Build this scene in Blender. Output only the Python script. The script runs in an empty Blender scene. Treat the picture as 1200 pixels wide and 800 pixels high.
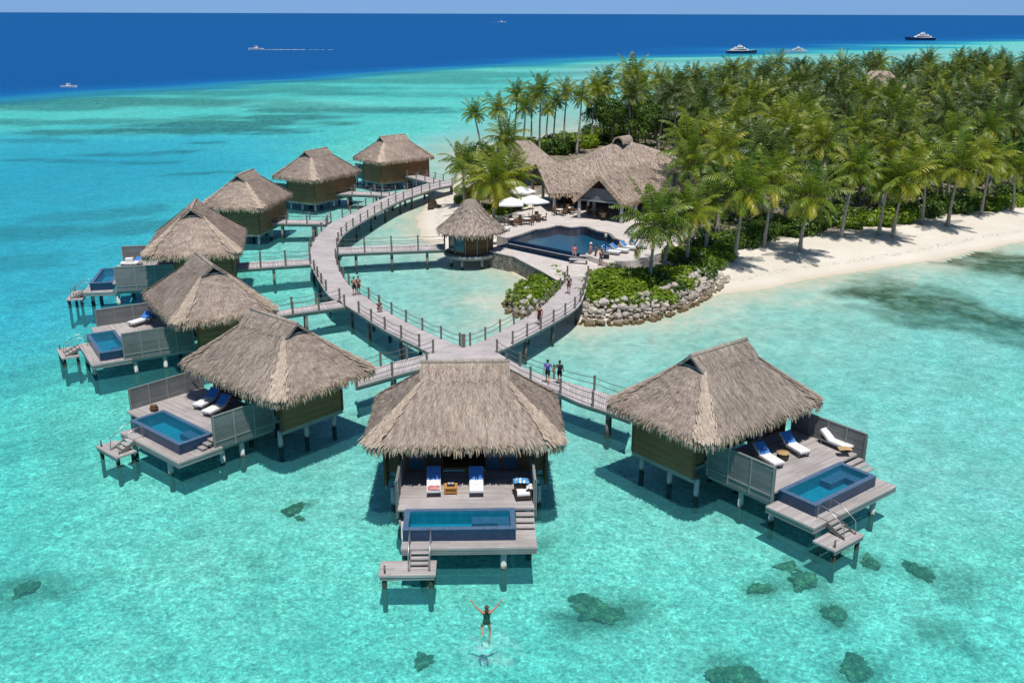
import bpy, bmesh, math, random
import numpy as np
from mathutils import Vector, Matrix, noise
from mathutils.geometry import tessellate_polygon
rnd = random.Random(7)
S = bpy.context.scene
COL = S.collection
R = math.radians

# ------------------------------------------------------------------ camera numbers (also used to survey points on level planes)
F_PX = 1150.; CAM_H = 25.5; PITCH = math.atan(384 / F_PX); ROLL = R(0.17)
sP, cP = math.sin(PITCH), math.cos(PITCH)
def at(px, py, z=0.):
    a = (px - 600) / F_PX; b = (py - 400) / F_PX
    a, b = a * math.cos(ROLL) + b * math.sin(ROLL), b * math.cos(ROLL) - a * math.sin(ROLL)
    Z = (CAM_H - z) / (sP + b * cP)
    return Vector((a * Z, Z * (cP - b * sP), z))
def height_at(px, py, Y):
    a = (px - 600) / F_PX; b = (py - 400) / F_PX
    a, b = a * math.cos(ROLL) + b * math.sin(ROLL), b * math.cos(ROLL) - a * math.sin(ROLL)
    Z = Y / (cP - b * sP)
    return Vector((a * Z, Y, CAM_H - Z * (sP + b * cP)))

# ------------------------------------------------------------------ object helpers
def tag(o, label=None, cat=None, group=None, kind=None):
    if label: o['label'] = label
    if cat: o['category'] = cat
    if group: o['group'] = group
    if kind: o['kind'] = kind
    return o
def empty(name, loc=(0, 0, 0), rz=0., label=None, cat=None, group=None):
    o = bpy.data.objects.new(name, None); COL.objects.link(o)
    o.empty_display_size = .3
    o.location = loc; o.rotation_euler = (0, 0, rz)
    return tag(o, label, cat, group)
KIDS = {}
def link(name, me, parent=None, loc=None):
    o = bpy.data.objects.new(name, me); COL.objects.link(o)
    if parent is not None:
        o.parent = parent; KIDS.setdefault(parent.name, []).append(o)
    if loc is not None: o.location = loc
    return o
def copy_tree(o, parent=None):
    c = o.copy(); COL.objects.link(c); c.parent = parent
    if parent is not None: KIDS.setdefault(parent.name, []).append(c)
    for ch in list(KIDS.get(o.name, [])): copy_tree(ch, c)
    return c

class MB:
    def __init__(s): s.v = []; s.f = []; s.uv = []; s.m = []; s.t = []; s.sm = []
    def poly(s, pts, uv=None, mat=0, tone=.5, smooth=False):
        n = len(s.v); s.v += [tuple(p) for p in pts]; s.f.append(tuple(range(n, n + len(pts))))
        s.uv += uv if uv else [(p[0], p[1]) for p in pts]
        s.m.append(mat); s.t.append(tone); s.sm.append(smooth)
    def face(s, idx, uv, mat=0, tone=.5, smooth=True):
        s.f.append(tuple(idx)); s.uv += uv; s.m.append(mat); s.t.append(tone); s.sm.append(smooth)
    def obox(s, c, ax, ay, az, hx, hy, hz, mat=0, tone=None, grain='x'):
        """oriented box: centre, unit axes, half sizes; uv in metres, u along the grain axis"""
        c, ax, ay, az = Vector(c), Vector(ax), Vector(ay), Vector(az)
        tone = rnd.random() if tone is None else tone
        P = lambda i, j, k: c + ax * (hx * i) + ay * (hy * j) + az * (hz * k)
        du, dv = rnd.random() * 7, rnd.randrange(50) * .14
        H = (hx, hy, hz); g = 'xyz'.index(grain)
        for a in range(3):
            b, d = [q for q in range(3) if q != a]
            for sg in (-1, 1):
                q = []; uv = []
                seq = [(-1, -1), (1, -1), (1, 1), (-1, 1)]
                w = {0: (1, 2), 1: (2, 0), 2: (0, 1)}[a]
                if sg < 0: seq = seq[::-1]
                for e, h in seq:
                    t = [0, 0, 0]; t[a] = sg; t[w[0]] = e; t[w[1]] = h
                    q.append(P(*t))
                    l = [t[i] * H[i] for i in range(3)]
                    o = [i for i in range(3) if i != a]
                    if g in o: uu = l[g]; vv = l[[i for i in o if i != g][0]]
                    else: uu = l[o[0]]; vv = l[o[1]]
                    uv.append((uu + du, vv + dv))
                s.poly(q, uv, mat, tone)
    def box(s, x0, x1, y0, y1, z0, z1, mat=0, tone=None, grain='x'):
        s.obox(((x0 + x1) / 2, (y0 + y1) / 2, (z0 + z1) / 2), (1, 0, 0), (0, 1, 0), (0, 0, 1), abs(x1 - x0) / 2, abs(y1 - y0) / 2, abs(z1 - z0) / 2, mat, tone, grain)
    def bar(s, p, q, w, h, mat=0, tone=None, up=(0, 0, 1)):
        p, q = Vector(p), Vector(q); d = q - p
        if d.length < 1e-6: return
        x = d.normalized(); y = Vector(up).cross(x)
        if y.length < 1e-4: y = Vector((0, 1, 0)).cross(x)
        y.normalize(); z = x.cross(y)
        s.obox((p + q) / 2, x, y, z, d.length / 2, w / 2, h / 2, mat, tone, 'x')
    def tube(s, pts, rad, n=8, mat=0, tone=.5, cap=True):
        pts = [Vector(p) for p in pts]
        rad = rad if isinstance(rad, (list, tuple)) else [rad] * len(pts)
        base = len(s.v); L = 0
        for i, p in enumerate(pts):
            d = (pts[min(i + 1, len(pts) - 1)] - pts[max(i - 1, 0)]).normalized()
            a = d.cross(Vector((0, 0, 1)))
            if a.length < 1e-3: a = d.cross(Vector((0, 1, 0)))
            a.normalize(); b = d.cross(a)
            for k in range(n):
                t = 2 * math.pi * k / n
                s.v.append(tuple(p + (a * math.cos(t) + b * math.sin(t)) * rad[i]))
        for i in range(len(pts) - 1):
            L2 = L + (pts[i + 1] - pts[i]).length
            for k in range(n):
                k2 = (k + 1) % n
                s.face([base + i * n + k, base + (i + 1) * n + k, base + (i + 1) * n + k2, base + i * n + k2],
                       [(L, k / n), (L2, k / n), (L2, (k + 1) / n), (L, (k + 1) / n)], mat, tone)
            L = L2
        if cap:
            s.face([base + k for k in range(n)], [(0, 0)] * n, mat, tone, False)
            s.face([base + (len(pts) - 1) * n + k for k in range(n - 1, -1, -1)], [(0, 0)] * n, mat, tone, False)
    def lathe(s, prof, n=16, c=(0, 0, 0), mat=0, tone=.5):
        base = len(s.v)
        for r, z in prof:
            for k in range(n):
                t = 2 * math.pi * k / n
                s.v.append((c[0] + r * math.cos(t), c[1] + r * math.sin(t), c[2] + z))
        for i in range(len(prof) - 1):
            for k in range(n):
                k2 = (k + 1) % n
                s.face([base + i * n + k, base + i * n + k2, base + (i + 1) * n + k2, base + (i + 1) * n + k],
                       [(k / n, i), ((k + 1) / n, i), ((k + 1) / n, i + 1), (k / n, i + 1)], mat, tone)
    def ball(s, c, r, n=10, m=6, mat=0, tone=.5):
        r = r if isinstance(r, (tuple, list)) else (r, r, r)
        base = len(s.v)
        for i in range(m + 1):
            ph = math.pi * i / m
            for k in range(n):
                t = 2 * math.pi * k / n
                s.v.append((c[0] + r[0] * math.sin(ph) * math.cos(t), c[1] + r[1] * math.sin(ph) * math.sin(t), c[2] - r[2] * math.cos(ph)))
        for i in range(m):
            for k in range(n):
                k2 = (k + 1) % n
                s.face([base + i * n + k, base + i * n + k2, base + (i + 1) * n + k2, base + (i + 1) * n + k], [(0, 0)] * 4, mat, tone)
    def mesh(s, name, mats):
        me = bpy.data.meshes.new(name)
        me.from_pydata(s.v, [], s.f)
        ul = me.uv_layers.new(name='UVMap')
        ul.data.foreach_set('uv', np.array(s.uv, dtype=np.float32).ravel())
        me.polygons.foreach_set('material_index', np.array(s.m, dtype=np.int32))
        me.polygons.foreach_set('use_smooth', np.array(s.sm, dtype=bool))
        at_ = me.attributes.new('tone', 'FLOAT', 'FACE')
        at_.data.foreach_set('value', np.array(s.t, dtype=np.float32))
        for m in (mats if isinstance(mats, (list, tuple)) else [mats]): me.materials.append(m)
        me.update()
        return me
    def build(s, name, mats, parent=None, loc=None):
        return link(name, s.mesh(name, mats), parent, loc)

# ------------------------------------------------------------------ material helpers
class NT:
    def __init__(s, name):
        s.m = bpy.data.materials.new(name); s.m.use_nodes = True
        s.t = s.m.node_tree; s.n = s.t.nodes; s.l = s.t.links
        for x in list(s.n): s.n.remove(x)
        s.out = s.n.new('ShaderNodeOutputMaterial')
    def node(s, typ, ins=None, **kw):
        x = s.n.new('ShaderNode' + typ)
        for k, v in kw.items(): setattr(x, k, v)
        for k, v in (ins or {}).items():
            sock = x.inputs[k]
            if isinstance(v, bpy.types.NodeSocket): s.l.new(v, sock)
            else:
                if isinstance(v, tuple) and len(v) == 3 and sock.type == 'RGBA': v = (*v, 1)
                sock.default_value = v
        return x
    def math(s, op, a, b=0., c=None, clamp=False):
        x = s.node('Math', {0: a, 1: b} if c is None else {0: a, 1: b, 2: c}, operation=op); x.use_clamp = clamp
        return x.outputs[0]
    def mix(s, f, a, b, mode='MIX'):
        x = s.n.new('ShaderNodeMix'); x.data_type = 'RGBA'; x.blend_type = mode
        for i, v in ((0, f), (6, a), (7, b)):
            if isinstance(v, bpy.types.NodeSocket): s.l.new(v, x.inputs[i])
            else: x.inputs[i].default_value = (*v, 1) if isinstance(v, tuple) and len(v) == 3 else v
        return x.outputs[2]
    def maprange(s, v, a, b, c=0., d=1., smooth=False):
        x = s.node('MapRange', {0: v, 1: a, 2: b, 3: c, 4: d}); x.clamp = True
        if smooth: x.interpolation_type = 'SMOOTHSTEP'
        return x.outputs[0]
    def ramp(s, v, stops, interp='LINEAR'):
        x = s.n.new('ShaderNodeValToRGB'); x.color_ramp.interpolation = interp
        e = x.color_ramp.elements
        e[0].position = stops[0][0]; e[0].color = (*stops[0][1], 1); e[len(e) - 1].position = stops[-1][0]; e[len(e) - 1].color = (*stops[-1][1], 1)
        for p, c in stops[1:-1]: q = e.new(p); q.color = (*c, 1)
        s.l.new(v, x.inputs[0]); return x.outputs[0]
    def noise(s, vec, scale, detail=3., rough=.55, dist=0.):
        x = s.node('TexNoise', {'Scale': scale, 'Detail': detail, 'Roughness': rough, 'Distortion': dist})
        if vec is not None: s.l.new(vec, x.inputs['Vector'])
        return x.outputs[0]
    def scale(s, vec, v):
        return s.node('Mapping', {'Vector': vec, 'Scale': v}).outputs[0]
    def attr(s, name): return s.node('Attribute', attribute_name=name).outputs['Fac']
    def bump(s, h, strength=.5, dist=.05):
        return s.node('Bump', {'Height': h, 'Strength': strength, 'Distance': dist}).outputs[0]
    def bsdf(s, col, rough=.8, normal=None, spec=.3, **kw):
        ins = {'Base Color': col, 'Roughness': rough, 'Specular IOR Level': spec}
        ins.update(kw)
        x = s.node('BsdfPrincipled', ins)
        if normal is not None: s.l.new(normal, x.inputs['Normal'])
        return x.outputs[0]
    def done(s, shader):
        s.l.new(shader, s.out.inputs['Surface']); return s.m
    def pos(s): return s.node('NewGeometry').outputs['Position']
    def obj(s): return s.node('TexCoord').outputs['Object']
    def uv(s): return s.node('TexCoord').outputs['UV']
    def orand(s): return s.node('ObjectInfo').outputs['Random']

def plain(name, col, rough=.6, spec=.4, var=.12, scale=3., **kw):
    t = NT(name)
    n = t.noise(t.obj(), scale, 3)
    c = t.mix(1., col, t.ramp(n, [(.3, (1 - var,) * 3), (.7, (1 + var * .4,) * 3)]), 'MULTIPLY')
    return t.done(t.bsdf(c, rough, None, spec, **kw))

def planks(name, c1, c2, pw=.14, rough=.8, gap=.06, tide=False, stain=.35):
    """boards running along u; tone and grain differ from board to board"""
    t = NT(name)
    uv = t.node('SeparateXYZ', {0: t.uv()})
    u, v = uv.outputs[0], uv.outputs[1]
    q = t.math('DIVIDE', v, pw); row = t.math('FLOOR', q); fr = t.math('FRACT', q)
    wn = t.node('TexWhiteNoise', {'W': row}, noise_dimensions='1D').outputs[0]
    cell = t.math('ADD', t.math('DIVIDE', u, 2.7), t.math('MULTIPLY', wn, 9.))
    wn2 = t.node('TexWhiteNoise', {'Vector': t.node('CombineXYZ', {0: row, 1: t.math('FLOOR', cell)}).outputs[0]}, noise_dimensions='2D').outputs[0]
    gv = t.node('CombineXYZ', {0: t.math('MULTIPLY', u, 1.6), 1: t.math('MULTIPLY', v, 38.), 2: row}).outputs[0]
    grain = t.noise(gv, 1., 3, .6)
    big = t.noise(t.obj(), .45, 3, .6)
    f = t.math('ADD', t.math('MULTIPLY', wn2, .55), t.math('MULTIPLY', grain, .45), clamp=True)
    c = t.mix(f, c1, c2)
    c = t.mix(t.maprange(big, .42, .7, 0, stain), c, tuple(x * .62 for x in c1))
    edge = t.math('MINIMUM', fr, t.math('SUBTRACT', 1., fr))
    g = t.maprange(edge, 0, gap, 0, 1)
    c = t.mix(g, tuple(x * .3 for x in c1), c)
    if tide:
        z = t.node('SeparateXYZ', {0: t.pos()}).outputs[2]
        c = t.mix(t.maprange(z, .35, .75), (.035, .045, .032), c)
    b = t.bump(t.math('ADD', g, t.math('MULTIPLY', grain, .25)), .6, .012)
    return t.done(t.bsdf(c, rough, b, .25))

# ---- thatch
def thatch(name, c1, c2, c3):
    t = NT(name)
    uv = t.uv()
    fine = t.noise(t.scale(uv, (26., 2.2, 1.)), 1., 4, .65)
    mid = t.noise(t.scale(uv, (4., 1.1, 1.)), 1., 4, .65)
    big = t.noise(t.obj(), .35, 3, .6)
    rows = t.noise(t.scale(uv, (.5, 2.6, 1.)), 1., 3, .6)
    tone = t.attr('tone')
    f = t.math('ADD', t.math('MULTIPLY', fine, .5), t.math('ADD', t.math('MULTIPLY', tone, .40), .075))
    f = t.math('ADD', f, t.math('MULTIPLY', t.math('SUBTRACT', mid, .5), 1.35), clamp=True)
    c = t.ramp(f, [(.18, c3), (.5, c1), (.85, c2)])
    c = t.mix(t.maprange(big, .45, .72, 0, .45), c, (c1[0] * .6, c1[1] * .58, c1[2] * .58))
    c = t.mix(t.maprange(rows, .55, .75, 0, .28), c, c2)
    rn = t.orand()
    c = t.mix(1., c, t.ramp(rn, [(0., (.88, .88, .9)), (.5, (1., .98, .95)), (1., (1.08, 1.04, 1.))]), 'MULTIPLY')
    b = t.bump(t.math('ADD', fine, t.math('MULTIPLY', mid, 1.3)), .9, .07)
    return t.done(t.bsdf(c, .95, b, .08))
M = {}
M['thatch'] = thatch('thatch', (.40, .325, .275), (.60, .51, .43), (.20, .155, .13))
M['thatch_pale'] = thatch('thatch_pale', (.58, .48, .39), (.72, .61, .50), (.42, .33, .25))
M['thatch_fringe'] = thatch('thatch_fringe', (.44, .34, .25), (.64, .52, .40), (.18, .125, .085))
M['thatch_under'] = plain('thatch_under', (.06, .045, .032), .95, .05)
M['deck_wood'] = planks('deck_wood', (.36, .32, .30), (.60, .555, .53), .155, gap=.09, stain=.45)
M['walk_wood'] = planks('walk_wood', (.43, .385, .375), (.70, .64, .63), .17, gap=.12, stain=.4)
M['grey_wood'] = planks('grey_wood', (.135, .145, .145), (.25, .255, .25), .16, stain=.5)
M['dark_wood'] = planks('dark_wood', (.21, .105, .048), (.34, .19, .095), .15, gap=.1)
M['post_wood'] = planks('post_wood', (.16, .14, .125), (.26, .23, .21), .5, tide=True)
M['brown_wood'] = planks('brown_wood', (.13, .065, .03), (.22, .12, .06), .2)
M['beam_wood'] = planks('beam_wood', (.22, .24, .225), (.32, .34, .32), .3, stain=.4)
M['orange_wood'] = planks('orange_wood', (.48, .22, .06), (.6, .31, .1), .1)

def tide_concrete():
    t = NT('pile_concrete')
    z = t.node('SeparateXYZ', {0: t.pos()}).outputs[2]
    n = t.noise(t.pos(), 4., 3)
    edge = t.math('ADD', z, t.math('MULTIPLY', t.math('SUBTRACT', n, .5), .35))
    c = t.ramp(n, [(.3, (.46, .47, .44)), (.7, (.62, .62, .58))])
    c = t.mix(t.maprange(edge, .05, .28), (.02, .03, .022), c)
    return t.done(t.bsdf(c, .8, None, .3))
M['pile'] = tide_concrete()
M['white_paint'] = plain('white_paint', (.78, .77, .75), .45, .4, .05)
M['white_fabric'] = plain('white_fabric', (.80, .79, .77), .9, .1, .06, 8.)
M['blue_fabric'] = plain('blue_fabric', (.075, .24, .58), .9, .1, .15, 6.)
M['sky_towel'] = plain('sky_towel', (.10, .36, .66), .95, .1, .25, 9.)
M['steel'] = plain('steel', (.42, .43, .43), .35, .5, .05, **{'Metallic': .7})
M['rope'] = plain('rope', (.16, .15, .135), .9, .1)
M['black'] = plain('black', (.02, .02, .022), .5, .3)
M['interior'] = plain('interior', (.035, .03, .027), .9, .1)
M['curtain'] = plain('curtain', (.09, .075, .065), .95, .1)
def tile_mat(name, c1, c2, s=.16):
    t = NT(name)
    br = t.node('TexBrick', {'Vector': t.uv(), 'Color1': (*c1, 1), 'Color2': (*c2, 1), 'Mortar': (*(x * .6 for x in c1), 1), 'Scale': 1., 'Mortar Size': .006, 'Brick Width': s, 'Row Height': s}, offset=0.)
    return t.done(t.bsdf(br.outputs[0], .3, None, .5))
M['navy_tile'] = tile_mat('navy_tile', (.010, .034, .085), (.016, .05, .115))
M['rim_tile'] = tile_mat('rim_tile', (.085, .15, .25), (.12, .19, .30))
M['deep_tile'] = tile_mat('deep_tile', (.012, .12, .20), (.016, .15, .24), .3)
M['floor_tile'] = tile_mat('floor_tile', (.02, .26, .36), (.03, .31, .42), .3)
def pool_water():
    t = NT('pool_water')
    b = t.bump(t.noise(t.pos(), 5., 3, .6, .4), .25, .05)
    g = t.node('BsdfGlossy', {'Color': (1, 1, 1, 1), 'Roughness': .04}); t.l.new(b, g.inputs['Normal'])
    tr = t.node('BsdfTransparent', {'Color': (.55, .90, .97, 1)})
    fr = t.node('Fresnel', {'IOR': 1.33}); t.l.new(b, fr.inputs['Normal'])
    mx = t.node('MixShader', {0: fr.outputs[0]}); t.l.new(tr.outputs[0], mx.inputs[1]); t.l.new(g.outputs[0], mx.inputs[2])
    return t.done(mx.outputs[0])
M['pool_water'] = pool_water()
def glass_mat():
    t = NT('door_glass')
    return t.done(t.bsdf((.05, .12, .17), .08, None, .6))
M['glass'] = glass_mat()
def stone(name, c1, c2, sc=1.2, mort=(.12, .11, .1)):
    t = NT(name)
    v = t.node('TexVoronoi', {'Vector': t.obj(), 'Scale': sc, 'Randomness': 1.}, feature='DISTANCE_TO_EDGE').outputs[0]
    vc = t.node('TexVoronoi', {'Vector': t.obj(), 'Scale': sc, 'Randomness': 1.}).outputs['Color']
    c = t.mix(t.node('SeparateColor', {0: vc}).outputs[0], c1, c2)
    c = t.mix(t.maprange(v, .0, .09), mort, c)
    c = t.mix(t.math('MULTIPLY', t.noise(t.obj(), 6., 3), .4), c, tuple(x * .6 for x in c1))
    return t.done(t.bsdf(c, .9, t.bump(t.maprange(v, 0, .15), .8, .05), .2))
M['stone_wall'] = stone('stone_wall', (.20, .18, .15), (.38, .35, .30), 1.9)
def paving():
    t = NT('pale_paving')
    br = t.node('TexBrick', {'Vector': t.pos(), 'Color1': (.60, .54, .49, 1), 'Color2': (.68, .62, .57, 1), 'Mortar': (.42, .38, .34, 1), 'Scale': 1., 'Mortar Size': .012, 'Brick Width': .9, 'Row Height': .6})
    n = t.noise(t.pos(), .5, 4, .6)
    c = t.mix(t.maprange(n, .45, .75, 0, .4), br.outputs[0], (.42, .36, .31))
    return t.done(t.bsdf(c, .85, None, .2))
M['paving'] = paving()
def boulder_mat():
    t = NT('boulder_rock')
    n = t.noise(t.obj(), 1.8, 5, .65); n2 = t.noise(t.obj(), 7., 4, .6)
    z = t.node('SeparateXYZ', {0: t.pos()}).outputs[2]
    c = t.ramp(n, [(.3, (.36, .32, .28)), (.5, (.58, .53, .48)), (.72, (.74, .69, .63))])
    c = t.mix(1., c, t.ramp(t.orand(), [(0, (.75, .73, .72)), (1, (1.12, 1.08, 1.02))]), 'MULTIPLY')
    zz = t.math('ADD', z, t.math('MULTIPLY', t.math('SUBTRACT', n2, .5), .5))
    c = t.mix(t.maprange(zz, .1, .75, 1, 0), c, (.15, .105, .045))
    return t.done(t.bsdf(c, .9, t.bump(t.math('ADD', n, t.math('MULTIPLY', n2, .4)), .8, .15), .2))
M['boulder'] = boulder_mat()
def coral_mat():
    t = NT('coral')
    n = t.noise(t.pos(), 2.6, 5, .7); n2 = t.noise(t.pos(), 9., 3, .6)
    c = t.ramp(n, [(.3, (.035, .05, .025)), (.48, (.12, .13, .06)), (.68, (.34, .30, .15))])
    return t.done(t.bsdf(c, .95, t.bump(n2, .8, .12), .05))
M['coral'] = coral_mat()
def leaf_mat(name, dark, mid, light, trans=.35):
    t = NT(name)
    tone = t.attr('tone'); rn = t.orand()
    f = t.math('ADD', tone, t.math('MULTIPLY', t.math('SUBTRACT', rn, .5), .3), clamp=True)
    c = t.ramp(f, [(.08, dark), (.5, mid), (.95, light)])
    c = t.mix(t.math('MULTIPLY', t.noise(t.obj(), 1.1, 2), .35), c, dark)
    d = t.bsdf(c, .42, None, .45)
    tr = t.node('BsdfTranslucent', {'Color': t.mix(1., c, (1.15, 1.25, .55), 'MULTIPLY')})
    mx = t.node('MixShader', {0: trans}); t.l.new(d, mx.inputs[1]); t.l.new(tr.outputs[0], mx.inputs[2])
    return t.done(mx.outputs[0])
M['palm_leaf'] = leaf_mat('palm_leaf', (.045, .10, .009), (.185, .275, .015), (.50, .44, .032), .28)
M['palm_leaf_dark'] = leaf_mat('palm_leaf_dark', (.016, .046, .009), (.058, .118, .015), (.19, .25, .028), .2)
M['bush_leaf'] = leaf_mat('bush_leaf', (.075, .15, .010), (.20, .31, .016), (.36, .45, .03))
M['tree_leaf'] = leaf_mat('tree_leaf', (.025, .065, .010), (.07, .14, .015), (.18, .27, .028), .25)
M['rachis'] = plain('rachis', (.17, .17, .05), .6, .3)
def bark():
    t = NT('palm_bark')
    uv = t.node('SeparateXYZ', {0: t.uv()})
    ring = t.math('FRACT', t.math('MULTIPLY', uv.outputs[0], 5.))
    n = t.noise(t.obj(), 3., 3)
    c = t.ramp(n, [(.3, (.24, .205, .175)), (.7, (.46, .42, .37))])
    c = t.mix(t.maprange(ring, 0, .25, .5, 0), c, (.09, .075, .06))
    return t.done(t.bsdf(c, .9, t.bump(ring, .4, .03), .1))
M['bark'] = bark()
M['skin'] = plain('skin', (.50, .27, .18), .55, .35, .06)
M['tan_skin'] = plain('tan_skin', (.52, .27, .16), .5, .4, .06)
# ------------------------------------------------------------------ sky, sun, camera
W = bpy.data.worlds.new('World'); S.world = W; W.use_nodes = True
nt = W.node_tree; bg = nt.nodes['Background']
SUN_EL, SUN_DIR = R(69), Vector((.16, -1., 0)).normalized()   # the sun stands high behind the camera
sky = nt.nodes.new('ShaderNodeTexSky'); sky.sky_type = 'NISHITA'; sky.sun_disc = False
sky.sun_elevation = SUN_EL; sky.sun_rotation = math.atan2(SUN_DIR.x, SUN_DIR.y)
sky.altitude = 0; sky.air_density = .8; sky.dust_density = .0; sky.ozone_density = 6.
geo = nt.nodes.new('ShaderNodeNewGeometry'); sx = nt.nodes.new('ShaderNodeSeparateXYZ'); nt.links.new(geo.outputs['Incoming'], sx.inputs[0])
mr = nt.nodes.new('ShaderNodeMapRange'); mr.inputs[1].default_value = -.30; mr.inputs[2].default_value = 0.; nt.links.new(sx.outputs[2], mr.inputs[0])
tint = nt.nodes.new('ShaderNodeMix'); tint.data_type = 'RGBA'; tint.blend_type = 'MULTIPLY'
tint.inputs[7].default_value = (.34, .60, 1.22, 1); nt.links.new(mr.outputs[0], tint.inputs[0]); nt.links.new(sky.outputs[0], tint.inputs[6])
nt.links.new(tint.outputs[2], bg.inputs[0]); bg.inputs[1].default_value = .085   # low sky: clear blue
sl = bpy.data.lights.new('sun', 'SUN'); sl.energy = 4.1; sl.angle = R(.53); sl.color = (1., .965, .91)
so = bpy.data.objects.new('sun', sl); COL.objects.link(so)
to_sun = (SUN_DIR * math.cos(SUN_EL) + Vector((0, 0, math.sin(SUN_EL))))
so.rotation_euler = to_sun.to_track_quat('Z', 'Y').to_euler(); so.location = to_sun * 200
cam = bpy.data.cameras.new('camera'); co = bpy.data.objects.new('camera', cam); COL.objects.link(co)
cam.sensor_width = 36; cam.lens = 36 * F_PX / 1200; cam.clip_start = .5; cam.clip_end = 120000
co.matrix_world = Matrix.Translation((0, 0, CAM_H)) @ Matrix.Rotation(math.pi / 2 - PITCH, 4, 'X') @ Matrix.Rotation(ROLL, 4, 'Z')
S.camera = co
S.view_settings.view_transform = 'Standard'; S.view_settings.look = 'None'
S.view_settings.exposure = 0.0; S.view_settings.gamma = 1
S.cycles.max_bounces = 8; S.cycles.transparent_max_bounces = 24
S.cycles.use_denoising = True
S.cycles.caustics_reflective = False; S.cycles.caustics_refractive = False

# ------------------------------------------------------------------ terrain: one height field from the sea floor up over the island
SHORE_PX = [(524, 224), (502, 236), (489, 254), (493, 278), (520, 291), (560, 298), (582, 309), (602, 322), (618, 332), (622, 342), (606, 346),
            (596, 354), (600, 366), (622, 374), (650, 374), (684, 378), (720, 379), (760, 374), (795, 364), (826, 352), (846, 343), (885, 339),
            (940, 329), (1000, 320), (1060, 310), (1120, 299), (1200, 282), (1300, 264), (1500, 235), (1800, 200)]
BACK_PX = [(1800, 110), (1500, 96), (1320, 96), (1200, 100), (1100, 107), (1000, 114), (850, 128), (740, 146), (660, 162), (595, 170), (553, 178), (540, 196), (536, 214)]
SHORE = np.array([at(*p)[:2] for p in SHORE_PX + BACK_PX])
def inside(poly, x, y):
    r = np.zeros(x.shape, bool); n = len(poly); j = n - 1
    for i in range(n):
        xi, yi = poly[i]; xj, yj = poly[j]
        if yi != yj:
            r ^= ((yi > y) != (yj > y)) & (x < (xj - xi) * (y - yi) / (yj - yi) + xi)
        j = i
    return r
def dist_poly(poly, x, y, closed=True):
    d = np.full(x.shape, 1e9)
    n = len(poly)
    for i in range(n if closed else n - 1):
        a, b = poly[i], poly[(i + 1) % n]; ab = b - a; L = ab @ ab
        t = np.clip(((x - a[0]) * ab[0] + (y - a[1]) * ab[1]) / L, 0, 1)
        d = np.minimum(d, np.hypot(x - a[0] - t * ab[0], y - a[1] - t * ab[1]))
    return d
def signed(poly, x, y):
    d = dist_poly(poly, x, y); return np.where(inside(poly, x, y), d, -d)
def sstep(v, a, b):
    t = np.clip((v - a) / (b - a), 0, 1); return t * t * (3 - 2 * t)
_rs = np.random.RandomState(3); _tab = _rs.rand(256, 256)
def vnoise(x, y):
    xi, yi = np.floor(x).astype(int), np.floor(y).astype(int); fx, fy = x - xi, y - yi
    fx = fx * fx * (3 - 2 * fx); fy = fy * fy * (3 - 2 * fy)
    g = lambda i, j: _tab[i & 255, j & 255]
    return (g(xi, yi) * (1 - fx) + g(xi + 1, yi) * fx) * (1 - fy) + (g(xi, yi + 1) * (1 - fx) + g(xi + 1, yi + 1) * fx) * fy
def fbm(x, y, s, o=4):
    r = 0; a = .5; k = 0
    for i in range(o):
        r = r + a * vnoise(x / s + 17.3 * i, y / s + 9.1 * i); k += a; a *= .5; s *= .5
    return r / k
DROP = np.array([at(*p)[:2] for p in [(-60, 118), (0, 113), (150, 104), (300, 96), (450, 86), (600, 74), (750, 66), (900, 58), (1050, 52), (1200, 46)]])
def drop_line(x):
    y = np.interp(x, DROP[:, 0], DROP[:, 1])
    y = np.where(x < DROP[0, 0], DROP[0, 1] + (x - DROP[0, 0]) * .25, y)
    return np.where(x > DROP[-1, 0], DROP[-1, 1] + (x - DROP[-1, 0]) * .8, y)
TERRACE_PX = [(574, 268), (592, 252), (622, 246), (660, 240), (720, 238), (790, 250), (806, 274), (790, 296), (745, 312), (700, 322), (690, 330), (668, 330), (640, 324), (604, 306), (574, 297)]
TERRACE = np.array([at(*p, 1.7)[:2] for p in TERRACE_PX])
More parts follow.
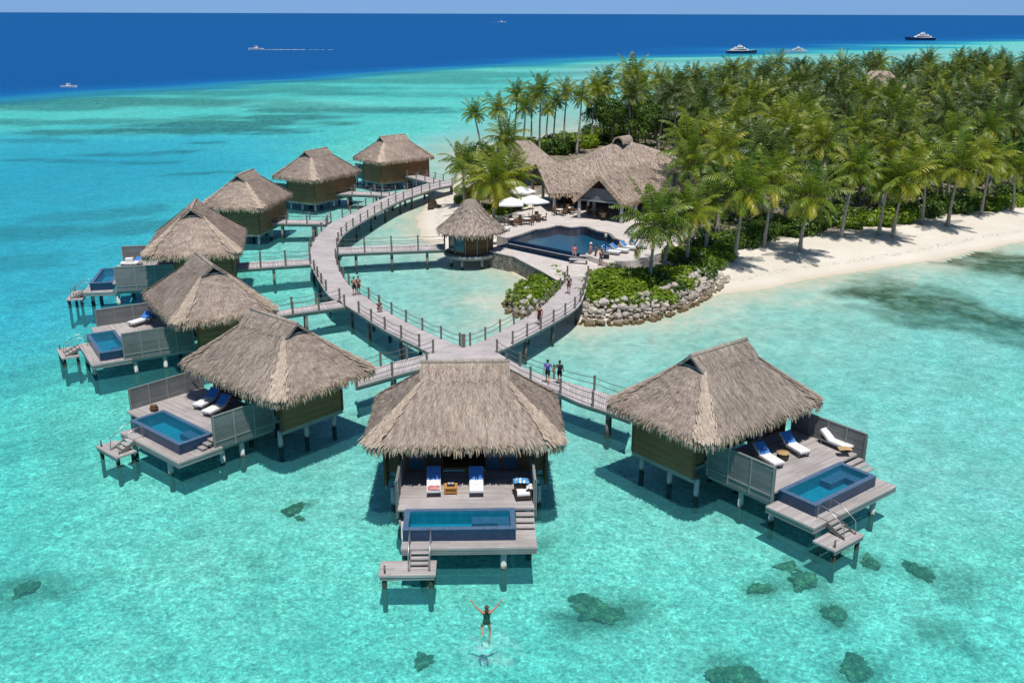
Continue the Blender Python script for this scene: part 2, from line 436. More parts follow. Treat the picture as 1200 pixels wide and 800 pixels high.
# seagrass and reef beds seen through the water: pixel centre, half axes in metres, bearing, strength
def ell(px, py, ra, rb, ang, st): c = at(px, py, -1.2); return (c.x, c.y, ra, rb, R(ang), st)
BEDS = [ell(1085, 352, 9, 2.6, -58, .55), ell(1118, 372, 11, 4.2, -42, .95), ell(1165, 395, 10, 4., -35, .7), ell(1040, 345, 4, 1.5, -20, .6), ell(1170, 314, 11, 3.8, -30, .95), ell(1240, 330, 16, 6, -30, .9),
        ell(30, 690, 2.4, 1.5, 10, .6), ell(120, 678, 1.4, .6, 10, .45), ell(700, 722, 2.3, 1.5, 20, .75), ell(745, 705, 1.3, .8, 0, .3),
        ell(20, 300, 9, 3.5, 10, .25), ell(60, 268, 22, 5, 8, .42), ell(130, 248, 14, 4, 25, .35), ell(240, 205, 9, 2.5, 10, .5), ell(150, 330, 9, 3, 20, .3), ell(40, 520, 5, 2, 30, .22), ell(18, 440, 8, 3, 40, .22),
        ell(130, 185, 12, 3, 6, .55), ell(165, 193, 8, 2.2, 5, .55), ell(45, 190, 9, 2.4, 4, .5), ell(95, 192, 7, 2, 0, .5), ell(205, 182, 5, 1.8, 0, .65), ell(240, 172, 5, 2., 0, .7), ell(218, 180, 5, 2, 0, .4),
        ell(210, 157, 26, 8, 4, .7), ell(120, 160, 20, 6, 2, .6), ell(280, 150, 24, 9, 6, .65), ell(330, 142, 22, 8, 5, .6), ell(180, 148, 25, 8, 3, .4),
        ell(370, 130, 28, 8, 0, .5), ell(430, 133, 34, 9, 4, .75), ell(470, 136, 20, 5, 4, .6), ell(300, 162, 9, 2.5, 0, .55), ell(345, 160, 7, 2., 0, .55),
        ell(320, 95 + 12, 60, 18, 0, .5), ell(110, 122, 80, 22, 0, .75), ell(20, 130, 60, 16, 3, .65), ell(230, 112, 70, 18, 3, .6), ell(400, 98, 80, 22, 5, .55), ell(520, 90, 70, 25, 5, .5), ell(520, 116, 30, 7, 0, .4), ell(560, 107, 24, 6, 0, .3),
        ell(60, 148, 40, 8, 0, .45), ell(20, 170, 16, 4, 0, .35), ell(650, 80, 70, 25, 5, .35), ell(780, 74, 90, 25, 5, .3), ell(930, 66, 110, 25, 6, .25)]

for px, py, q in [(343, 602, .9), (941, 684, 1.3), (890, 692, .9), (1076, 673, 1.), (1018, 663, .9), (978, 722, 1.2), (1003, 783, 1.2), (862, 793, 1.4), (497, 772, .8), (692, 712, 1.6), (706, 722, 1.5), (922, 668, .8), (1130, 690, 1.3), (1110, 745, 1.4), (960, 650, 1.), (640, 640, .8), (300, 660, .8), (230, 560, 1.)]:
    BEDS.append(ell(px, py, q * 1.25, q * .9, rnd.uniform(0, 180), .62 if q != .8 else .4))
def axis(lo, hi, step, far_lo, far_hi, g=1.09):
    a = list(np.arange(lo, hi + 1e-6, step))
    for sgn, lim in ((1, far_hi), (-1, far_lo)):
        d = step; e = []
        p = hi if sgn > 0 else lo
        while (p < lim if sgn > 0 else p > lim):
            d *= g; p += sgn * d; e.append(p)
        a = a + e if sgn > 0 else e[::-1] + a
    return np.array(a)
XS = axis(-62, 112, .8, -60000, 60000, 1.055)
YS = axis(30, 165, .8, -6000, 70000, 1.035)
GX, GY = np.meshgrid(XS, YS)
SD = np.full(GX.shape, -1e4); near_ = (np.abs(GX) < 900) & (GY > -400) & (GY < 1300)
SD[near_] = signed(SHORE, GX[near_], GY[near_])
SD = SD + (fbm(GX, GY, 5., 3) - .5) * 1.1 * (np.abs(SD) < 60)
off = np.maximum(-SD, 0)
lagoon = .06 + 1.15 * (1 - np.exp(-off / 22.)) + .35 * sstep(off, 24, 60)
west = sstep(-GX + .12 * (GY - 60), 8, 46)
lagoon = lagoon + west * (.55 + .8 * sstep(GY, 60, 105)) * sstep(off, 8, 40)
lagoon = lagoon + (fbm(GX, GY, 26., 3) - .5) * .55 * sstep(off, 10, 40)
lagoon = lagoon * (1 + .35 * (fbm(GX * .35, GY, 30., 3) - .5) * sstep(GY, 140, 240) * 2)
lagoon = np.where(GY > 150, lagoon * (1 - .5 * sstep(GY, 150, 280)), lagoon)
DL = drop_line(GX); wd = np.maximum(10 + .12 * DL, 20)
ed = GY - DL + (fbm(GX * .4, GY, 60., 4) - .5) * .22 * DL
deep = sstep(ed, -1. * wd, 1.5 * wd) ** 1.5
DEPTH = np.where(SD > 0, 0, lagoon) + deep * 24.
land = np.where(SD > 0, np.minimum(1.35, .03 + SD * .16), 0)
tsd = np.full(GX.shape, -99.); tsd[near_] = signed(TERRACE, GX[near_], GY[near_])
land = np.where((tsd > .4) & (SD > 0), np.minimum(land, .25), land)
land = land + np.where(SD > 6, (fbm(GX, GY, 4., 3) - .5) * .25, 0)
Zg = np.where(SD > 0, land, -np.minimum(DEPTH, 3.2 + .03 * DEPTH)) + (fbm(GX, GY, 3.2, 2) - .5) * .10 * (off > 1)
OPT = np.where(DEPTH > 3., DEPTH, np.maximum(-Zg, 0)) * (off > 0)      # optical depth of the water
Zg = np.where(Zg < 0, Zg * np.clip(1 - (GY - 65) / 170., .14, 1.), Zg)   # far seabed raised in place of refraction; avoids a dark drop-off band
BED = np.zeros(GX.shape)
for cx, cy, ra, rb, a, st in BEDS:
    m = np.hypot(GX - cx, GY - cy) < ra * 2.5
    dx, dy = GX[m] - cx, GY[m] - cy
    u, v = (dx * math.cos(a) + dy * math.sin(a)) / ra, (-dx * math.sin(a) + dy * math.cos(a)) / rb
    r = np.hypot(u, v) + (fbm(GX[m], GY[m], max(rb * 1.1, 1.2), 4) - .5) * 1.6
    BED[m] = np.maximum(BED[m], min(1., st * (1.1 if cy > 270 else 1.45 if cy > 100 else 1.)) * (1 - sstep(r, .5, 1.2)))
FOREST_PX = [(538, 216), (545, 240), (560, 262), (590, 250), (625, 235), (690, 226), (790, 240), (800, 290), (745, 318), (697, 345), (700, 356), (740, 354), (790, 335), (815, 318), (850, 302), (905, 288), (950, 281), (1000, 274), (1060, 267), (1130, 256), (1200, 243), (1300, 228), (1500, 205), (1800, 180)]
FOREST = np.array([at(*p, 1.)[:2] for p in FOREST_PX + [(1800, 113), (1500, 99), (1320, 99), (1200, 103), (1100, 110), (1000, 117), (850, 131), (740, 149), (660, 165), (597, 174), (560, 184), (548, 200)]])
fsd = np.full(GX.shape, -99.); fsd[near_] = signed(FOREST, GX[near_], GY[near_])
LITTER = sstep(fsd + (fbm(GX, GY, 4., 3) - .5) * 4, -.5, 3.)

def grid_mesh(name, Z, keep, attrs, mat):
    ny, nx = GX.shape
    idx = np.arange(ny * nx).reshape(ny, nx)
    q = np.stack([idx[:-1, :-1], idx[:-1, 1:], idx[1:, 1:], idx[1:, :-1]], -1)
    q = q[keep].reshape(-1, 4)
    used = np.zeros(ny * nx, bool); used[q.ravel()] = True
    remap = np.cumsum(used) - 1
    v = np.stack([GX, GY, Z], -1).reshape(-1, 3)[used].astype(np.float32); q = remap[q].astype(np.int32)
    me = bpy.data.meshes.new(name)
    me.vertices.add(len(v)); me.vertices.foreach_set('co', v.ravel())
    me.loops.add(q.size); me.loops.foreach_set('vertex_index', q.ravel())
    me.polygons.add(len(q)); me.polygons.foreach_set('loop_start', np.arange(0, q.size, 4, dtype=np.int32))
    me.polygons.foreach_set('loop_total', np.full(len(q), 4, np.int32))
    me.polygons.foreach_set('use_smooth', np.ones(len(q), bool))
    for k, a in attrs.items():
        x = me.attributes.new(k, 'FLOAT', 'POINT'); x.data.foreach_set('value', a.reshape(-1)[used].astype(np.float32))
    me.materials.append(mat); me.update(calc_edges=True); me.validate()
    return tag(link(name, me), kind='structure')
cell = lambda A, f: f(f(A[:-1, :-1], A[:-1, 1:]), f(A[1:, :-1], A[1:, 1:]))

def ground_mat():
    t = NT('sand_ground')
    p = t.pos()
    z = t.node('SeparateXYZ', {0: p}).outputs[2]
    n1 = t.noise(p, .9, 4, .6, .6); n2 = t.noise(p, .12, 3, .6); n3 = t.noise(p, 9., 3, .6)
    c = t.ramp(n2, [(.3, (.66, .60, .50)), (.7, (.76, .70, .61))])
    under = t.maprange(z, -.25, -.05, 1, 0)
    mott = t.ramp(n1, [(.34, (.74, .76, .74)), (.66, (1.1, 1.08, 1.05))])
    c = t.mix(under, c, t.mix(1., c, mott, 'MULTIPLY'))
    wet = t.math('MULTIPLY', t.maprange(z, .02, .22, 1, 0), t.maprange(z, -.16, -.02, 0, 1))
    c = t.mix(t.math('MULTIPLY', wet, .55), c, (.56, .46, .32))
    bed = t.attr('bed')
    bn = t.noise(p, .55, 5, .7, .3)
    bf = t.math('MULTIPLY', bed, t.maprange(bn, .30, .62, .55, 1.15), clamp=True)
    c = t.mix(bf, c, t.ramp(n1, [(.3, (.055, .075, .04)), (.7, (.16, .15, .07))]))
    lit = t.attr('litter')
    lf = t.math('MULTIPLY', lit, t.maprange(t.noise(p, .7, 4, .6), .3, .6, .55, 1.))
    c = t.mix(lf, c, t.ramp(n3, [(.3, (.07, .055, .03)), (.7, (.20, .16, .10))]))
    c = t.mix(t.math('MULTIPLY', t.maprange(n3, .55, .75, 0, .25), t.maprange(z, .1, .4)), c, (.45, .38, .3))
    wr = t.math('MULTIPLY', t.maprange(z, .36, .42, 0, 1), t.maprange(z, .46, .56, 1, 0))
    wr = t.math('MULTIPLY', wr, t.maprange(t.noise(p, 3.2, 4, .7), .52, .62, 0, .6))
    c = t.mix(wr, c, (.16, .11, .06))     # strand line of dry seaweed
    tr_ = t.noise(p, 2.4, 2, .5)
    c = t.mix(t.math('MULTIPLY', t.maprange(tr_, .55, .68, 0, .22), t.maprange(z, .3, .6)), c, (.50, .43, .35))
    b = t.bump(t.math('ADD', t.math('ADD', n1, t.math('MULTIPLY', n3, .4)), t.math('MULTIPLY', tr_, .6)), .55, .1)
    return t.done(t.bsdf(c, .95, b, .1))
gm = ground_mat()
landcell = cell(SD, np.maximum) > 0
grid_mesh('seabed', Zg, ~landcell, {'bed': BED, 'litter': LITTER * 0}, gm)
grid_mesh('beach', Zg, landcell, {'bed': BED * 0, 'litter': LITTER}, gm)

def water_mat():
    t = NT('sea_water')
    p = t.pos(); d0 = t.attr('depth')
    # ripple noise put into the tint: changes how much light a patch of surface lets through
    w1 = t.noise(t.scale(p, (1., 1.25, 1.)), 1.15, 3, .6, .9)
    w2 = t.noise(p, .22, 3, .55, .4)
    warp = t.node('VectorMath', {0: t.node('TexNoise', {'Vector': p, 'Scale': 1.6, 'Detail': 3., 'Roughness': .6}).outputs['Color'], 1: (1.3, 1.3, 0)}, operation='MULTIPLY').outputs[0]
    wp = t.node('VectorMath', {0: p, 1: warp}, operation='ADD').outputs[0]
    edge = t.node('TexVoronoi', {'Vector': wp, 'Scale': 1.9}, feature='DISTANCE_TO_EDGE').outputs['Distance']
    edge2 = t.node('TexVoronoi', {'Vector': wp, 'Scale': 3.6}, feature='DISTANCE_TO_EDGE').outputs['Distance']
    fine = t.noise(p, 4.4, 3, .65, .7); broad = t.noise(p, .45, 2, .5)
    d = t.math('ADD', d0, t.math('MULTIPLY', t.math('SUBTRACT', w1, .5), .7))
    d = t.math('ADD', d, t.math('MULTIPLY', t.math('SUBTRACT', w2, .5), .5))
    d = t.math('MAXIMUM', d, t.math('MULTIPLY', d0, .3))
    x = t.math('POWER', t.math('DIVIDE', d, 26., clamp=True), .4)
    P = lambda q: (q / 26.) ** .4
    T = t.ramp(x, [(0, (1, 1, 1)), (P(.10), (.88, .975, .96)), (P(.45), (.63, .94, .955)), (P(.8), (.53, .93, .965)), (P(1.15), (.44, .935, .925)), (P(1.6), (.345, .905, .90)), (P(2.1), (.26, .84, .98)),
                   (P(3.2), (.09, .69, .90)), (P(6), (.04, .47, .80)), (P(14), (.01, .25, .6)), (1., (.005, .18, .5))])
    # sunlight focused by wavelets, painted into the tint as a bright uneven net
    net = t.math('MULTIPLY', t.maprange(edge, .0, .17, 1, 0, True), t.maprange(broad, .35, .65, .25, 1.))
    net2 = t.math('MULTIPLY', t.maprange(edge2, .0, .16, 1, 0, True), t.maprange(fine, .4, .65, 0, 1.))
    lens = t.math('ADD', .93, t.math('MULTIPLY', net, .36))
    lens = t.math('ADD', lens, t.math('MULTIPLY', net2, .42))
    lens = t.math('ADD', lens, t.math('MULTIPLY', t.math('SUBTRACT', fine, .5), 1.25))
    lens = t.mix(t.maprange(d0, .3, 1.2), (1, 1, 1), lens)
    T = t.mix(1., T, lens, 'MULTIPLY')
    tr = t.node('BsdfTransparent', {'Color': T})
    sc = t.ramp(x, [(0, (.2, .4, .38)), (P(1.2), (.10, .50, .52)), (P(3), (.04, .40, .54)), (P(6), (.012, .24, .44)), (P(10), (.002, .125, .36)), (1., (.0, .082, .265))])
    df = t.node('BsdfDiffuse', {'Color': sc})
    sf = t.ramp(x, [(0, (0,) * 3), (P(.5), (.05,) * 3), (P(1.), (.13,) * 3), (P(1.5), (.19,) * 3), (P(2.2), (.27,) * 3), (P(3.2), (.45,) * 3), (P(5), (.74,) * 3), (P(9), (.93,) * 3), (P(18), (.97,) * 3), (1., (.99,) * 3)])
    body = t.node('MixShader', {0: sf}); t.l.new(tr.outputs[0], body.inputs[1]); t.l.new(df.outputs[0], body.inputs[2])
    r1 = t.noise(t.scale(p, (1., 1.6, 1.)), 1.7, 4, .6, .5)
    r2 = t.noise(t.scale(p, (.5, 1.2, 1.)), .16, 3, .5)
    nb = t.bump(t.math('ADD', r1, t.math('MULTIPLY', r2, 2.5)), .35, .25)
    gl = t.node('BsdfGlossy', {'Color': (1, 1, 1, 1), 'Roughness': .16}); t.l.new(nb, gl.inputs['Normal'])
    fr = t.node('Fresnel', {'IOR': 1.33}); t.l.new(nb, fr.inputs['Normal'])
    k = t.math('MULTIPLY', t.math('MINIMUM', fr.outputs[0], .22), .45)
    mx = t.node('MixShader', {0: k}); t.l.new(body.outputs[0], mx.inputs[1]); t.l.new(gl.outputs[0], mx.inputs[2])
    return t.done(mx.outputs[0])
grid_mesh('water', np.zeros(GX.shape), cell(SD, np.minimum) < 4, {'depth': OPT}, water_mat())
def ground_z(x, y):
    i = int(np.clip(np.searchsorted(XS, x) - 1, 0, len(XS) - 2)); j = int(np.clip(np.searchsorted(YS, y) - 1, 0, len(YS) - 2))
    a = (x - XS[i]) / (XS[i + 1] - XS[i]); b = (y - YS[j]) / (YS[j + 1] - YS[j])
    return float((Zg[j, i] * (1 - a) + Zg[j, i + 1] * a) * (1 - b) + (Zg[j + 1, i] * (1 - a) + Zg[j + 1, i + 1] * a) * b)
# ------------------------------------------------------------------ thatched roofs
def rrect(a, b, r, n=14):
    """rounded rectangle outline, counter-clockwise, same point count for every size: list of (x, y, s)"""
    r = max(min(r, a, b), 1e-4); P = []
    def seg(p, q, k): return [(p[0] + (q[0] - p[0]) * i / k, p[1] + (q[1] - p[1]) * i / k) for i in range(k)]
    def arc(cx, cy, t0, k): return [(cx + r * math.cos(t0 + math.pi / 2 * i / k), cy + r * math.sin(t0 + math.pi / 2 * i / k)) for i in range(k)]
    P += seg((-a + r, -b), (a - r, -b), n) + arc(a - r, -b + r, -math.pi / 2, 4)
    P += seg((a, -b + r), (a, b - r), n) + arc(a - r, b - r, 0, 4)
    P += seg((a - r, b), (-a + r, b), n) + arc(-a + r, b - r, math.pi / 2, 4)
    P += seg((-a, b - r), (-a, -b + r), n) + arc(-a + r, -b + r, math.pi, 4)
    return P
def blade(mb, p, down, side, L, w, lift, mat, tone, curl=0.):
    """one straw tuft lying on the slope"""
    p = Vector(p); nrm = side.cross(down); nrm = nrm if nrm.z > 0 else -nrm
    q = p + down * L + nrm * lift; s = side * (w / 2)
    m = p + down * (L * .5) + nrm * (lift * .6)
    mb.poly([p - s, m - s * 1.1, m + s * 1.1, p + s], None, mat, tone)
    mb.poly([m - s * 1.1, q - s * .5 + Vector((0, 0, -curl)), q + s * .5 + Vector((0, 0, -curl)), m + s * 1.1], None, mat, tone)
SAG = .012
def hip_roof(W_, D_, ridge, ze, zr, tg=.78, seed=1, tufts=13000, fringe=1900, gable=True, pale=True):
    rg = random.Random(seed); mb = MB()
    a0, b0 = W_ / 2, D_ / 2; ag = ridge / 2 - (.18 if gable else 0)
    NR = 12
    tmax = tg if gable else 1.
    def ring(t):
        f = t / tmax
        a = a0 + (ag - a0) * (f if gable else t)
        b = b0 * (1 - t) + 1e-3
        z = ze + (zr - ze) * (t - SAG * math.sin(math.pi * t / tmax))
        r = .85 * (1 - t) ** 1.6 + .02
        return [(x, y, z) for x, y in rrect(a, b, r)]
    rings = [ring(tmax * i / NR) for i in range(NR + 1)]
    # bullnose at the eave: two rings turning downwards
    e0 = rings[0]
    rings = [[(x * 1.004, y * 1.006, z - .30) for x, y, z in e0], [(x * 1.012, y * 1.015, z - .14) for x, y, z in e0]] + rings
    n = len(e0)
    base = len(mb.v)
    per = [0.]
    for k in range(n):
        per.append(per[-1] + (Vector(e0[(k + 1) % n]) - Vector(e0[k])).length)
    sl = [0.]
    for i in range(1, len(rings)): sl.append(sl[-1] + (Vector(rings[i][0]) - Vector(rings[i - 1][0])).length)
    for i, rr in enumerate(rings):
        for k, (x, y, z) in enumerate(rr):
            j = .05 * (1 if 1 < i < len(rings) - 1 else .5)
            mb.v.append((x, y, z + j * (noise.noise(Vector((x * .9, y * .9, seed))) + .6 * noise.noise(Vector((x * 2.7, y * 2.7, seed + 5))))))
    for i in range(len(rings) - 1):
        for k in range(n):
            k2 = (k + 1) % n
            mb.face([base + i * n + k, base + i * n + k2, base + (i + 1) * n + k2, base + (i + 1) * n + k],
                    [(per[k], sl[i]), (per[k + 1], sl[i]), (per[k + 1], sl[i + 1]), (per[k], sl[i + 1])], 0, .35 + .3 * rg.random())
    if gable:   # the little gable on top: two planes up to the ridge, overhanging the vents
        zg = rings[-1][0][2]; bg = b0 * (1 - tg); ar = ridge / 2 + .04
        for sy in (-1, 1):
            N = 8
            for i in range(N):
                x0, x1 = -ar + 2 * ar * i / N, -ar + 2 * ar * (i + 1) / N
                q = [(x0, sy * (bg + .03), zg - .025), (x1, sy * (bg + .03), zg - .025), (x1, 0, zr), (x0, 0, zr)]
                if sy > 0: q = q[::-1]
                u = [(p[0], p[2] * 1.3) for p in q]
                mb.poly(q, u, 0, .4 + .25 * rg.random())
            for i in range(int(tufts * .10)):
                x = rg.uniform(-ar, ar); f = rg.random(); dn = Vector((0, sy * bg, zg - zr)).normalized()
                blade(mb, Vector((x, sy * bg * f, zr + (zg - zr) * f + .02)), dn, Vector((1, dn.y * rg.uniform(-.2, .2), 0)).normalized(), rg.uniform(.18, .4), rg.uniform(.03, .08), rg.uniform(.01, .05), 0, rg.random() * .9 + .05)
        for sx in (-1, 1):
            for sy in (-1, 1):
                mb.bar((sx * (ar - .05), sy * (bg + .02), zg - .06), (sx * (ar - .05), 0, zr - .06), .1, .14, 0, .5)
        mb.tube([(-ar - .02, 0, zr - .02), (0, 0, zr + .0), (ar + .02, 0, zr - .02)], .13, 8, 0, .6)
    # underside
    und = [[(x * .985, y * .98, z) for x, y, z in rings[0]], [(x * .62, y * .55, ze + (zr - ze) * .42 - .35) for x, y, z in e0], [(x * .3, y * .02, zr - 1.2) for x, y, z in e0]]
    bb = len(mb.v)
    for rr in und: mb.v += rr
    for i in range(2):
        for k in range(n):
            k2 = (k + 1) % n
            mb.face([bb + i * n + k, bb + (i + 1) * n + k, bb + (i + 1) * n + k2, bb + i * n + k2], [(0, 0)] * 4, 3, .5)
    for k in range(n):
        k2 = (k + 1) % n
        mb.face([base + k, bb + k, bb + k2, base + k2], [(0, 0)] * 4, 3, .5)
    # straw tufts on the slopes
    def surf(i, k, fu, fv):
        A, B = Vector(rings[i][k]), Vector(rings[i][(k + 1) % n]); C, D = Vector(rings[i + 1][(k + 1) % n]), Vector(rings[i + 1][k])
        return (A * (1 - fu) + B * fu) * (1 - fv) + (D * (1 - fu) + C * fu) * fv, ((A + B) / 2 - (C + D) / 2).normalized(), (B - A).normalized()
    ws = []
    for i in range(1, len(rings) - 1):
        for k in range(n):
            A, B = Vector(rings[i][k]), Vector(rings[i][(k + 1) % n]); D = Vector(rings[i + 1][k])
            ws.append(((i, k), (B - A).length * (D - A).length))
    pick = rg.choices([w[0] for w in ws], [w[1] for w in ws], k=tufts)
    for i, k in pick:
        p, dn, sd = surf(i, k, rg.random(), rg.random())
        L = rg.uniform(.18, .42)
        sd = (sd + dn * rg.uniform(-.25, .25)).normalized()
        blade(mb, p + Vector((0, 0, .012)), dn, sd, L, rg.uniform(.02, .055), rg.uniform(.008, .04), 0, rg.random() * .9 + .05)
    # pale ridges along the hips, layered tufts
    if pale:
        corners = [k for k in range(n) if (k % 18) in (15, 16)]
        for k in corners:
            for q in range(int(tufts * .05)):
                f = rg.random(); i = min(int(f * (len(rings) - 3)) + 2, len(rings) - 2)
                p, dn, sd = surf(i, k, rg.gauss(.4, .75), rg.random())
                blade(mb, p + Vector((0, 0, .03)), dn, sd, rg.uniform(.25, .5), rg.uniform(.03, .08), rg.uniform(.03, .07), 1, rg.random())
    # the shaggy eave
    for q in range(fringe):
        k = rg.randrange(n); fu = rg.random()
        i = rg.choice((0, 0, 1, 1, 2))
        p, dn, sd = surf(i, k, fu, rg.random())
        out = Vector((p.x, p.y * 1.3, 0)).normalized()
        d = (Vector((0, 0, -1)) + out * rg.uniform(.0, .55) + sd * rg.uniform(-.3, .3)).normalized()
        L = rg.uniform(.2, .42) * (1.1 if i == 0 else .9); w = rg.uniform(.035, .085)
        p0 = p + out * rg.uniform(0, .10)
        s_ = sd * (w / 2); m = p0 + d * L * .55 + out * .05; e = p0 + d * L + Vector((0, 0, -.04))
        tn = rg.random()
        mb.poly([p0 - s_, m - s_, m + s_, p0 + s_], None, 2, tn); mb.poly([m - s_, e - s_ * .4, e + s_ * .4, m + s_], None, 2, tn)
    return mb.mesh('thatched_roof', [M['thatch'], M['thatch_pale'], M['thatch_fringe'], M['thatch_under']])
def gable_vent_mesh(b, h):
    mb = MB()
    mb.poly([(-b, 0, 0), (b, 0, 0), (0, 0, h)], None, 0)
    for s_ in (-1, 1): mb.bar((s_ * b, -.05, 0), (0, -.05, h), .08, .14, 1)
    mb.bar((-b * .9, -.04, .06), (b * .9, -.04, .06), .06, .08, 1)
    for i in range(1, 5):
        z = h * i / 5; w = b * (1 - i / 5) * .92
        mb.bar((-w, -.03, z), (w, -.03, z), .05, .05, 2)
    return mb.mesh('gable_vent', [M['black'], M['beam_wood'], M['black']])

RW, RD, RR, ZE, ZR = 10.2, 7.6, 4.7, 4.62, 7.74
ROOFS = [hip_roof(RW, RD, RR, ZE, ZR, seed=s) for s in (1, 2, 3)]
TG = .78
VENT = gable_vent_mesh(RD / 2 * (1 - TG) - .02, (ZR - ZE) * (1 - TG) - .06)
ZVENT = ZE + (ZR - ZE) * TG

PILE = MB(); PILE.tube([(0, 0, -3.2), (0, 0, 1.15)], .155, 10); PILE = PILE.mesh('pile', M['pile'])
LOWPILE = MB(); LOWPILE.tube([(0, 0, -3.2), (0, 0, .62)], .12, 8); LOWPILE = LOWPILE.mesh('pile', M['post_wood'])

def privacy(u, v0, v1, parent, cap_end=True):
    mb = MB()
    z0, z1 = 1.2, 3.25
    mb.obox((u, -(v0 + v1) / 2, (z0 + z1) / 2), (0, 1, 0), (1, 0, 0), (0, 0, 1), abs(v1 - v0) / 2, .04, (z1 - z0) / 2, 0, .5, 'x')
    mb.box(u - .06, u + .06, -v1 - .03, -v0, z1 + .002, z1 + .07, 1, .6, 'y')
    k = max(2, round((v1 - v0) / 1.35))
    for i in range(k + 1):
        v = v0 + (v1 - v0) * i / k
        for s_ in (-1, 1): mb.box(u + s_ * .043, u + s_ * .085, -v - .04, -v + .04, z0 + .02, z1 - .003, 1, .3, 'z')
    mb.box(u - .075, u + .075, -v1 - .02, -v0, 1.62, 1.70, 1, .4, 'y')
    return mb.build('privacy_wall', [M['grey_wood'], M['beam_wood']], parent)

def villa(name, label, cx, cy, phi, body=(-4.4, 4.4), wl=(-3.4, 5.3), wr=(3.55, 5.3), pool=(-2.95, 2.5, 5.75, 7.85), deck=(-3.0, 3.5, 8.55), plat=(-3.95, -1.3), steps=1, roof=0, sc=1., far=False):
    T = empty(name, (cx, cy, 0), R(phi + 90), label, 'villa', 'overwater thatched villas')
    T.scale = (sc,) * 3
    r = link('roof', ROOFS[roof], T)
    for s_ in (-1, 1):
        g = link('gable_vent', VENT, r, (s_ * (RR / 2 - .12), 0, ZVENT)); g.rotation_euler = (0, 0, s_ * math.pi / 2)
    u0, u1 = body; vb, vf = -3.05, 1.7
    zf, zt = 1.25, 4.75
    # walls: back, sides, and the recessed front with its openings
    mb = MB()
    mb.box(u0, u1, -vb - .12, -vb, zf, zt, 0, .5)
    for u in (u0, u1 - .12):
        mb.box(u, u + .12, -vf, -vb - .122, zf, zt, 0, .5, 'y')
    for u in (u0 - .03, u1 - .09):
        for v in (vb, vf - .1): mb.box(u, u + .13, -v - .12, -v + .02, zf - .02, zt + .01, 1, .4, 'z')
    mb.box(u0 + .13, u1 - .13, -vb - .16, -vb - .125, zf + .8, zt - .01, 2, .5)
    mb.build('wall', [M['dark_wood'], M['brown_wood'], M['interior']], T)
    fl = MB(); fl.box(u0 + .125, u1 - .125, -1.0, -vb - .17, 1.80, 1.935, 0, .2); fl.build('floor', [M['dark_wood']], T)
    # front: timber bays, glass doors, curtain
    vd = 1.4
    uu = [u0 + .13, u0 + (u1 - u0) * .14, u0 + (u1 - u0) * .25, u0 + (u1 - u0) * .36, u0 + (u1 - u0) * .62, u0 + (u1 - u0) * .72, u0 + (u1 - u0) * .83, u1 - .13]
    for k in (0, 6):
        fw = MB(); fw.box(uu[k], uu[k + 1], -vd - .04, -vd + .04, 1.94, 4.7, 0, .2, 'z'); fw.build('front_wall', [M['brown_wood']], T)
    for k in (1, 2, 4, 5):
        d = MB(); d.box(uu[k] + .07, uu[k + 1] - .07, -vd - .02, -vd + .02, 2.02, 4.2, 0, .5)
        d = d.build('glass_door', [M['glass'] if k in (1, 5, 4) else M['curtain']], T)
        fr = MB()
        for u in (uu[k], uu[k + 1] - .07): fr.box(u + .002, u + .068, -vd - .05, -vd + .05, 1.94, 4.3, 0, .5, 'z')
        fr.box(uu[k] + .07, uu[k + 1] - .07, -vd - .045, -vd + .045, 4.2, 4.3, 0, .5); fr.box(uu[k] + .07, uu[k + 1] - .07, -vd - .045, -vd + .045, 1.94, 2.02, 0, .5)
        fr.build('door_frame', [M['brown_wood']], d)
    # decks
    p0, p1, q0, q1 = pool
    dl, dr, df = deck
    ul, ur = wl[0] + .05, wr[0] - .05
    d = MB()
    d.box(max(ul, u0 + .13), min(ur, u1 - .13), -vf, -vd - .06, 1.83, 1.948, 0, .5)
    d.box(ul, ur, -q0 + .006, -vf - .002, 1.83, 1.95, 0, .6)
    if p0 - ul > .45 and steps != -1: d.box(ul, p0 - .004, -q1 + .6, -q0 + .004, 1.83, 1.95, 0, .6, 'x') if wl[1] > q0 + .5 else None
    d.build('upper_deck', [M['deck_wood']], T)
    d = MB()
    d.box(dl, dr, -df, -q1 - .003, 1.22, 1.345, 0, .55)
    if dr > p1 + .1: d.box(p1 + .003, dr, -q1 + .0, -q0 + .0, 1.22, 1.342, 0, .5)
    if dl < p0 - .1: d.box(dl, p0 - .003, -q1 + .0, -q0 + .0, 1.22, 1.342, 0, .5)
    d.build('lower_deck', [M['deck_wood']], T)
    def fbeam(*b, g='x'):
        fa = MB(); fa.box(*b, 0, .45, g); fa.build('floor_beam', [M['beam_wood']], T)
    fbeam(dl + .02, dr - .02, -df + .02, -df + .14, .98, 1.216)
    for u in (dl + .03, dr - .13): fbeam(u, u + .1, -df + .142, -q0, .98, 1.216, g='y')
    for u in (u0 + .02, u1 - .12): fbeam(u, u + .1, -vf, -vb, 1.0, 1.245, g='y')
    for u in (ul + .02, ur - .12): fbeam(u, u + .1, -q0 + .01, -vf - .01, 1.0, 1.245, g='y')
    fbeam(u0 + .2, u1 - .2, -vb - .3, -vb - .1, 1.0, 1.245)
    for v in (-1.2, .6, 2.2, 3.9, 5.2): fbeam((ul if v > vf else u0) + .15, (ur if v > vf else u1) - .15, -v - .07, -v + .07, 1.02, 1.24)
    # steps down beside the pool
    side = None
    if ur - p1 > .55: side = (p1 + .06, ur - .03)
    elif p0 - ul > .55: side = (ul + .03, p0 - .06)
